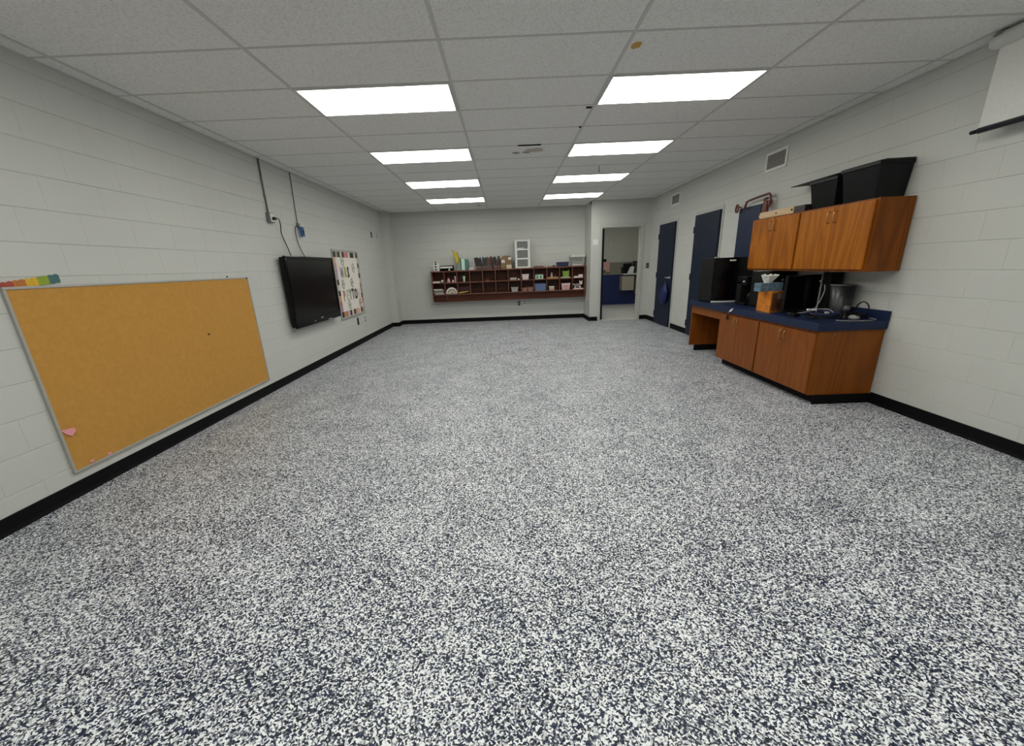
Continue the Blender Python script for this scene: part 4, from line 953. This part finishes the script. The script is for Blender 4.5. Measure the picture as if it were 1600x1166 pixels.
bx(BXF - 0.032, XR - 0.01, 3.742, 6.475, 0.702, 0.775, bev=0.004).build('slab', M_NAVYLAM, ct)
bx(XR - 0.028, XR - 0.008, 3.742, 6.475, 0.775, 0.862, bev=0.003).build('backsplash', M_NAVYLAM, ct)
ky = thing('key_set', (BXF - 0.035, 5.27, 0.6), 'key with white tag hanging over the counter edge', 'key')
MB().prism([(BXF - 0.036, 5.20, 0.775), (BXF - 0.036, 5.27, 0.745), (BXF - 0.036, 5.30, 0.715), (BXF - 0.036, 5.225, 0.735)], (-0.003, 0, 0)).build('tag', M_WHITE, ky)
MB().tube([(BXF - 0.037, 5.29, 0.72), (BXF - 0.04, 5.32, 0.68)], 0.004, n=6).build('key', M_BRASS, ky)
bx(BXF - 0.043, BXF - 0.033, 5.30, 5.33, 0.62, 0.68, bev=0.003).build('fob', M_BLKM, ky)

# ------------------------------------------------------------------ upper cabinets
UXF = 6.082
def wall_cab(y0, y1, label):
    t = thing('wall_cabinet', ((UXF + XR) / 2, (y0 + y1) / 2, 1.207), label, 'cabinet', 'oak wall cabinets')
    bx(UXF, XR - 0.008, y0, y1, 1.207, 1.805, M_OAKS, bev=0.002).build('carcass', None, t)
    ym = (y0 + y1) / 2
    for s, (a, b) in enumerate(((y0 + 0.022, ym - 0.002), (ym + 0.002, y1 - 0.012))):
        d = bx(UXF - 0.019, UXF - 0.0005, a, b, 1.228, 1.790, bev=0.003).build('door', M_OAK, t)
        handle(d, UXF - 0.019, ym + (-0.04 if s == 0 else 0.04), 1.70, M_BRASS, 0.10)
    return t
wall_cab(3.765, 4.706, 'oak wall cabinet with grained side panel under the black totes')
wall_cab(4.709, 5.59, 'oak wall cabinet carrying the cream plank, next to the access door')
# things on top of the upper cabinets
def tote(y0, y1, z0, z1, x0, x1, label):
    t = thing('storage_tote', ((x0 + x1) / 2, (y0 + y1) / 2, z0), label, 'tote', 'black totes on the wall cabinets')
    e = 0.03
    vs = [(x0 + e, y0 + e, z0), (x1, y0 + e, z0), (x1, y1 - e, z0), (x0 + e, y1 - e, z0), (x0, y0, z1 - 0.035), (x1, y0, z1 - 0.035), (x1, y1, z1 - 0.035), (x0, y1, z1 - 0.035)]
    MB().faces(vs, [(0, 1, 2, 3), (0, 1, 5, 4), (1, 2, 6, 5), (2, 3, 7, 6), (3, 0, 4, 7), (4, 5, 6, 7)]).build('body', mat('smoky_black', (0.008, 0.009, 0.010), 0.22, spec=0.2), t)
    bx(x0 - 0.012, x1, y0 - 0.012, y1 + 0.012, z1 - 0.035, z1, bev=0.006).build('lid', M_BLK, t)
    return t
tote(3.86, 4.265, 1.807, 2.10, 6.10, XR - 0.012, 'large black plastic tote on the wall cabinet, at its exposed end')
tote(4.34, 4.70, 1.807, 2.075, 6.115, XR - 0.012, 'smaller black plastic tote between the large tote and the cream plank')
q = MB().prism([(6.155, 3.88, 2.104), (XR - 0.005, 3.86, 2.104), (XR - 0.005, 5.10, 2.104), (6.24, 5.22, 2.104)], (0, 0, 0.008)).build('foam_board', mat('charcoal_board', (0.035, 0.036, 0.036), 0.7)); tag(q, 'thin charcoal board laid flat across the two black totes', 'board')
t = thing('wooden_plank', (6.12, 5.2, 1.807), 'cream wooden plank with a bored hole on the wall cabinet', 'plank')
M_PINE = wood('pine', (0.66, 0.50, 0.32), (0.52, 0.37, 0.21), 'Y')
bx(6.095, 6.15, 4.89, 5.515, 1.807, 1.878, bev=0.003).build('body', M_PINE, t)
MB().lathe((6.093, 5.19, 1.842), [(0.010, 0), (0.010, 0.003)], axis='X', n=12).build('hole', M_DARK, t)
MB().lathe((6.092, 4.915, 1.845), [(0.012, 0), (0.012, 0.003)], axis='X', n=12).build('bolt', M_BLKM, t)
bx(6.10, 6.13, 5.516, 5.54, 1.835, 1.85).build('tenon', M_PINE, t)
q = bx(6.10, 6.22, 4.715, 4.885, 1.807, 1.872, bev=0.003).build('wooden_case', mat('darkbrown', (0.02, 0.010, 0.008), 0.4)); tag(q, 'dark brown box between the plank and the smaller tote', 'box')

# ------------------------------------------------------------------ on the counter
CZ = 0.7755
fr = thing('mini_fridge', (6.0, 6.08, CZ), 'black compact fridge with silver trim at the counter end', 'fridge')
bx(5.80, 6.235, 5.93, 6.32, CZ + 0.012, 1.372, bev=0.008).build('body', M_BLKM, fr)
n = 10; pts = []
for k in range(n + 1):
    u = k / n; pts.append((5.80 + 0.435 * u, 5.925 - 0.045 * (1 - (2 * u - 1) ** 2) - 0.02, CZ + 0.03))
pts += [(6.235, 5.925, CZ + 0.03), (5.80, 5.925, CZ + 0.03)]
MB().prism(pts, (0, 0, 0.567)).build('door', M_BLKG, fr)
tp = [(p[0], p[1] - 0.004, CZ + 0.012) for p in pts]
MB().prism([(p[0], p[1] - 0.01, p[2] - 0.004) for p in tp], (0, 0, 0.02)).build('chrome_trim', mat('silver_trim', (0.72, 0.72, 0.70), 0.3), fr)
bx(5.975, 6.055, 5.850, 5.858, 1.325, 1.345).build('logo', mat('silver_trim', (0.7, 0.7, 0.7)), fr)
for (a, b) in ((5.82, 5.96), (6.2, 5.96), (5.82, 6.29), (6.2, 6.29)): MB().lathe((a, b, CZ), [(0.014, 0), (0.014, 0.013)], n=10).build('foot', M_BLKM, fr)
bx(5.805, 5.85, 5.90, 5.95, 1.372, 1.384, bev=0.003).build('hinge_cover', M_CHROME, fr)
# black coffee machine
cf = thing('coffee_machine', (6.1, 5.5, CZ), 'black boxy coffee machine in the shadow between fridge and tissue box', 'coffee machine')
bx(6.0, 6.24, 5.44, 5.66, CZ, CZ + 0.03, bev=0.008).build('base', M_BLK, cf)
bx(6.0, 6.24, 5.55, 5.66, CZ + 0.03, CZ + 0.30, bev=0.01).build('tank', M_BLKM, cf)
bx(6.0, 6.24, 5.44, 5.66, CZ + 0.25, CZ + 0.36, bev=0.015).build('head', M_BLK, cf)
MB().lathe((6.12, 5.50, CZ + 0.03), [(0.05, 0), (0.065, 0.05), (0.06, 0.11), (0.035, 0.13)]).build('carafe', M_BLKG, cf)
MB().tube([(5.99, 5.46, CZ + 0.29), (5.975, 5.46, CZ + 0.30)], 0.012, n=8).build('button', M_CHROME, cf)
ccs = thing('computer_case', (6.21, 5.2, CZ), 'large black computer case in shadow behind the tissue box', 'computer')
bx(6.045, 6.358, 5.05, 5.41, CZ + 0.012, 1.192, bev=0.006).build('case', M_BLKM, ccs)
bx(6.055, 6.348, 5.042, 5.0505, CZ + 0.02, 1.185, bev=0.002).build('front_panel', M_BLK, ccs)
for (a, b) in ((6.07, 5.08), (6.33, 5.08), (6.07, 5.38), (6.33, 5.38)): MB().lathe((a, b, CZ), [(0.012, 0), (0.012, 0.013)], n=8).build('foot', M_BLK, ccs)
MB().lathe((6.20, 5.038, 1.10), [(0.012, 0), (0.012, 0.005)], axis='Y', n=12).build('power_button', M_GREY, ccs)
# orange printed box and tissue box
A_, B_, D_ = Vector((5.862, 4.915, CZ)), Vector((5.822, 4.60, CZ)), Vector((6.015, 4.70, CZ))
ob_ = thing('printed_box', ((A_ + D_) / 2)[:], 'orange wood-grain printed cardboard box under the tissue box', 'box')
E_ = A_ + D_ - B_
M_ORG = wood('orange_print', (0.80, 0.30, 0.035), (0.50, 0.13, 0.012), 'Y', 2.0)
MB().prism([A_, B_, D_, E_], (0, 0, 0.225)).build('body', M_ORG, ob_)
nn_ = Vector((D_ - B_)).cross(Vector((0, 0, 1))).normalized()
if nn_.y > 0: nn_ = -nn_
def decal(u0, u1, z0, z1, m, nm):
    p = B_ + (D_ - B_) * u0 + nn_ * 0.001; q_ = B_ + (D_ - B_) * u1 + nn_ * 0.001
    MB().prism([p + Vector((0, 0, z0)), q_ + Vector((0, 0, z0)), q_ + Vector((0, 0, z1)), p + Vector((0, 0, z1))], nn_ * 0.0015).build(nm, m, ob_)
decal(0.10, 0.98, 0.02, 0.205, Cc('brown_print', (0.20, 0.075, 0.03), var=0.5, scale=30), 'printed_panel')
decal(0.50, 0.92, 0.14, 0.20, Cc('pale_print', (0.60, 0.45, 0.36), var=0.4, scale=40), 'pale_patch')
decal(0.18, 0.45, 0.05, 0.10, Cc('dark_print', (0.05, 0.04, 0.03)), 'dark_patch')
decal(0.55, 0.80, 0.04, 0.09, Cc('red_print', (0.35, 0.04, 0.02)), 'red_patch')
tb = thing('tissue_box', (5.862, 4.745, CZ + 0.225), 'grey-blue tissue box with a white tissue pulled up', 'tissue box')
a_ = math.atan2((D_ - B_).y, (D_ - B_).x)
c0 = Vector((5.862, 4.745, CZ + 0.2255))
MB().box(c0.x - 0.125, c0.x + 0.125, c0.y - 0.06, c0.y + 0.06, c0.z, c0.z + 0.088, bev=0.003).rot(c0, 0.05).build('carton', Cc('tissue_blue', (0.10, 0.165, 0.22), var=0.95, scale=30), tb)
m_ = MB(); ring1 = []; vs = []; fs = []; N = 14
for j, (r, h) in enumerate(((0.034, 0.085), (0.055, 0.125), (0.080, 0.165), (0.045, 0.175), (0.015, 0.14))):
    for k in range(N):
        an = 2 * math.pi * k / N; rr = r * (1 + 0.22 * math.sin(3 * an + j)); vs.append((c0.x - 0.01 + rr * math.cos(an) * 1.15, c0.y + rr * math.sin(an) * 0.55, c0.z + h + 0.010 * math.sin(5 * an + j)))
for j in range(4):
    for k in range(N): fs.append((j * N + k, j * N + (k + 1) % N, (j + 1) * N + (k + 1) % N, (j + 1) * N + k))
m_.faces(vs, fs); m_.build('tissue', Cc('tissue', (0.85, 0.84, 0.80), 0.9), tb)
# monitors
def monitor(name, p0, p1, z0, z1, label, stand):
    p0 = Vector((*p0, 0)); p1 = Vector((*p1, 0)); d = (p1 - p0).normalized(); nrm = Vector((d.y, -d.x, 0))
    t = thing(name, ((p0.x + p1.x) / 2, (p0.y + p1.y) / 2, CZ), label, 'monitor')
    def slab(a, b, za, zb, n0, n1, nm, m):
        A = p0 + d * a; B = p0 + d * b
        MB().prism([A + nrm * n0 + Vector((0, 0, za)), B + nrm * n0 + Vector((0, 0, za)), B + nrm * n1 + Vector((0, 0, za)), A + nrm * n1 + Vector((0, 0, za))], (0, 0, zb - za)).build(nm, m, t)
    L_ = (p1 - p0).length
    slab(0, L_, z0, z1, -0.03, 0, 'case', M_BLKM); slab(0.012, L_ - 0.012, z0 + 0.02, z1 - 0.012, 0, 0.002, 'screen', M_BLKG)
    slab(L_ * 0.35, L_ * 0.65, CZ, CZ + 0.012, -0.10, 0.05, 'stand_foot', M_BLK)
    slab(L_ * 0.45, L_ * 0.55, CZ + 0.012, z0 + 0.1, -0.045, -0.03, 'stand_neck', M_BLK)
monitor('computer_monitor', (5.90, 4.49), (6.335, 4.61), 0.80, 1.165, 'black computer monitor on the counter between the printed box and chrome pole', True)
sp_ = thing('desk_speaker', (6.29, 4.39, CZ), 'tall black box speaker against the wall behind the round bin', 'speaker')
bx(6.232, 6.352, 4.335, 4.45, CZ + 0.008, 1.185, bev=0.006).build('cabinet', M_BLKM, sp_)
bx(6.24, 6.344, 4.331, 4.3355, CZ + 0.02, 1.175).build('grille', M_BLK, sp_)
bx(6.236, 6.348, 4.34, 4.445, CZ, CZ + 0.008).build('foot_pad', M_BLK, sp_)
# chrome pole arm
po = thing('monitor_pole', (6.298, 4.512, CZ), 'chrome pole stand with clamp rising from the cables on the counter', 'pole stand')
PX, PY = 6.298, 4.512
MB().lathe((PX, PY, CZ), [(0.062, 0), (0.062, 0.008), (0.034, 0.02)], n=20).build('base', M_CHROME, po)
MB().tube([(PX, PY, CZ + 0.01), (PX, PY, 1.20)], 0.027, n=16).build('pole', mat('satin_chrome', (0.55, 0.55, 0.54), 0.3, 0.3, var=0.02), po)
MB().lathe((PX, PY, 0.90), [(0.031, 0), (0.031, 0.012)], n=16).build('collar', M_GREY, po)
MB().tube([(PX, PY, 1.10), (PX - 0.05, PY - 0.01, 1.10)], 0.012, n=8).build('clamp_knob', M_CHROME, po)
# black waste bin
wbn = thing('waste_bin', (6.265, 4.20, CZ), 'black round bin with silver rim on the counter', 'bin')
MB().lathe((6.265, 4.20, CZ), [(0.085, 0), (0.104, 0.30), (0.098, 0.30), (0.08, 0.01)], n=28, cap=False).lathe((6.265, 4.20, CZ), [(0.085, 0), (0.085, 0.006)], n=28).build('body', mat('dark_bin', (0.012, 0.014, 0.016), 0.35), wbn)
rp = [(6.265 + 0.104 * math.cos(2 * math.pi * k / 28), 4.20 + 0.104 * math.sin(2 * math.pi * k / 28), CZ + 0.30) for k in range(29)]
MB().tube(rp, 0.005, n=6).build('rim', M_STEEL, wbn)
# cables and bits
M_CABG = mat('grey_cable', (0.30, 0.30, 0.30), 0.4); M_CABN = mat('navy_cable', (0.02, 0.03, 0.10), 0.35)
def cable(name, pts, r, m, label, plugs=()):
    t = thing(name, pts[0], label, 'cable')
    MB().tube(pts, r, n=6, sub=5).build('wire', m, t)
    for (p, pm) in plugs: bx(p[0] - 0.018, p[0] + 0.018, p[1] - 0.012, p[1] + 0.012, p[2] - 0.008, p[2] + 0.010, bev=0.003).build('plug', pm, t)
def coil(cx, cy, rx, ry, z, turns, n, ph=0, jit=0.012):
    return [(cx + (rx + random.uniform(-jit, jit)) * math.cos(ph + 2 * math.pi * k / n), cy + (ry + random.uniform(-jit, jit)) * math.sin(ph + 2 * math.pi * k / n), z + random.uniform(0, 0.012) + 0.012 * k / n) for k in range(int(turns * n) + 1)]
cz = CZ + 0.007
cable('coiled_cable', coil(5.98, 4.02, 0.13, 0.15, cz, 2.5, 9), 0.006, M_BLK, 'tangled black cable coil at the corner of the counter', [((5.86, 3.95, cz + 0.02), M_BLK)])
cable('coiled_cable', coil(6.06, 4.12, 0.12, 0.13, cz + 0.018, 2.0, 9, 1), 0.005, M_CABN, 'dark navy cable loops lying over the black coil', [((6.04, 4.05, cz + 0.045), M_CHROME)])
cable('thin_cable', [(5.93, 4.40, cz), (6.0, 4.28, cz + 0.03), (6.10, 4.30, cz + 0.05), (6.16, 4.20, cz + 0.06), (6.10, 4.05, cz + 0.045)], 0.005, M_CABG, 'grey cable across the monitor foot to the pole', [((6.14, 4.36, cz + 0.045), M_CHROME), ((6.04, 4.30, cz + 0.05), M_WHITE)])
cable('thin_cable', [(6.16, 4.31, 1.075), (6.14, 4.27, 1.02), (6.10, 4.25, 0.93), (6.06, 4.24, 0.86), (6.02, 4.20, cz + 0.05)], 0.004, M_CABG, 'grey cable hanging from the round bin rim to the tangle', [((6.02, 4.20, cz + 0.06), M_WHITE)])
cable('looped_cable', [(5.98, 3.85, cz), (6.03, 3.80, cz), (6.12, 3.765, cz), (6.22, 3.765, cz), (6.31, 3.80, cz), (6.34, 3.86, cz), (6.345, 3.92, cz)], 0.005, M_GREY, 'grey cable loop along the counter end edge')
cable('coiled_cable', coil(6.27, 3.97, 0.05, 0.07, cz, 3, 9, 2), 0.006, M_BLK, 'black cable bundle piled beside the round bin')
cable('looped_cable', [(6.30, 4.02, cz + 0.03), (6.30, 4.03, cz + 0.10), (6.32, 3.99, cz + 0.145), (6.335, 3.94, cz + 0.11), (6.33, 3.92, cz + 0.03)], 0.006, M_BLK, 'stiff black cable arch standing above the bundle')
t = thing('computer_mouse', (6.22, 3.93, CZ), 'grey and black computer mouse lying among the cables', 'mouse')
MB().ball((6.14, 3.845, CZ + 0.027), (0.035, 0.055, 0.026)).build('body', M_GREY, t)
MB().ball((6.14, 3.83, CZ + 0.042), (0.012, 0.03, 0.016)).build('wheel_strip', M_BLK, t)
t = thing('webcam', (6.19, 4.0, CZ), 'small round grey webcam on a stubby base among the cables', 'webcam')
MB().lathe((6.17, 3.99, CZ), [(0.03, 0), (0.03, 0.01), (0.012, 0.02), (0.012, 0.07)], n=14).build('base', M_BLK, t)
MB().ball((6.17, 3.985, CZ + 0.095), 0.03).build('head', mat('dkgrey', (0.08, 0.08, 0.08), 0.3), t)
t = thing('power_adapter', (5.93, 4.12, CZ), 'black power adapter brick under the cable tangle', 'power adapter')
bx(5.84, 5.90, 4.22, 4.34, CZ, CZ + 0.035, bev=0.006).build('brick', M_BLK, t)
MB().tube([(5.87, 4.34, CZ + 0.016), (5.90, 4.37, CZ + 0.008), (5.97, 4.38, CZ + 0.008)], 0.004, n=6, sub=3).build('lead', M_BLK, t)

# ------------------------------------------------------------------ projection screen on the right wall
ps = thing('projection_screen', (6.27, 2.3, 2.1), 'pull-down white projection screen with black bottom bar high on the wall', 'projection screen')
MB().lathe((6.27, 1.2, 2.672), [(0.035, 0.0), (0.048, 0.012), (0.048, 2.13), (0.035, 2.15)], axis='Y', n=18).build('housing', M_WHTP, ps)
bx(6.268, 6.2705, 1.26, 3.30, 2.155, 2.64).build('sheet', mat('screen_sheet', (0.74, 0.74, 0.71), 0.7), ps)
MB().tube([(6.27, 1.22, 2.147), (6.27, 3.295, 2.147)], 0.019, n=12).build('bottom_bar', mat('navy_black', (0.010, 0.011, 0.02), 0.4), ps)
MB().tube([(6.27, 3.295, 2.147), (6.27, 3.345, 2.147)], 0.013, n=10).build('bar_end_cap', M_BLK, ps)
for yy in (1.3, 3.27):
    bx(6.25, XR, yy, yy + 0.03, 2.70, ZC - 0.0015).build('bracket', M_GREY, ps)
MB().ball((6.27, 3.30, 2.70), (0.05, 0.05, 0.022)).build('end_cap', M_GREY, ps)
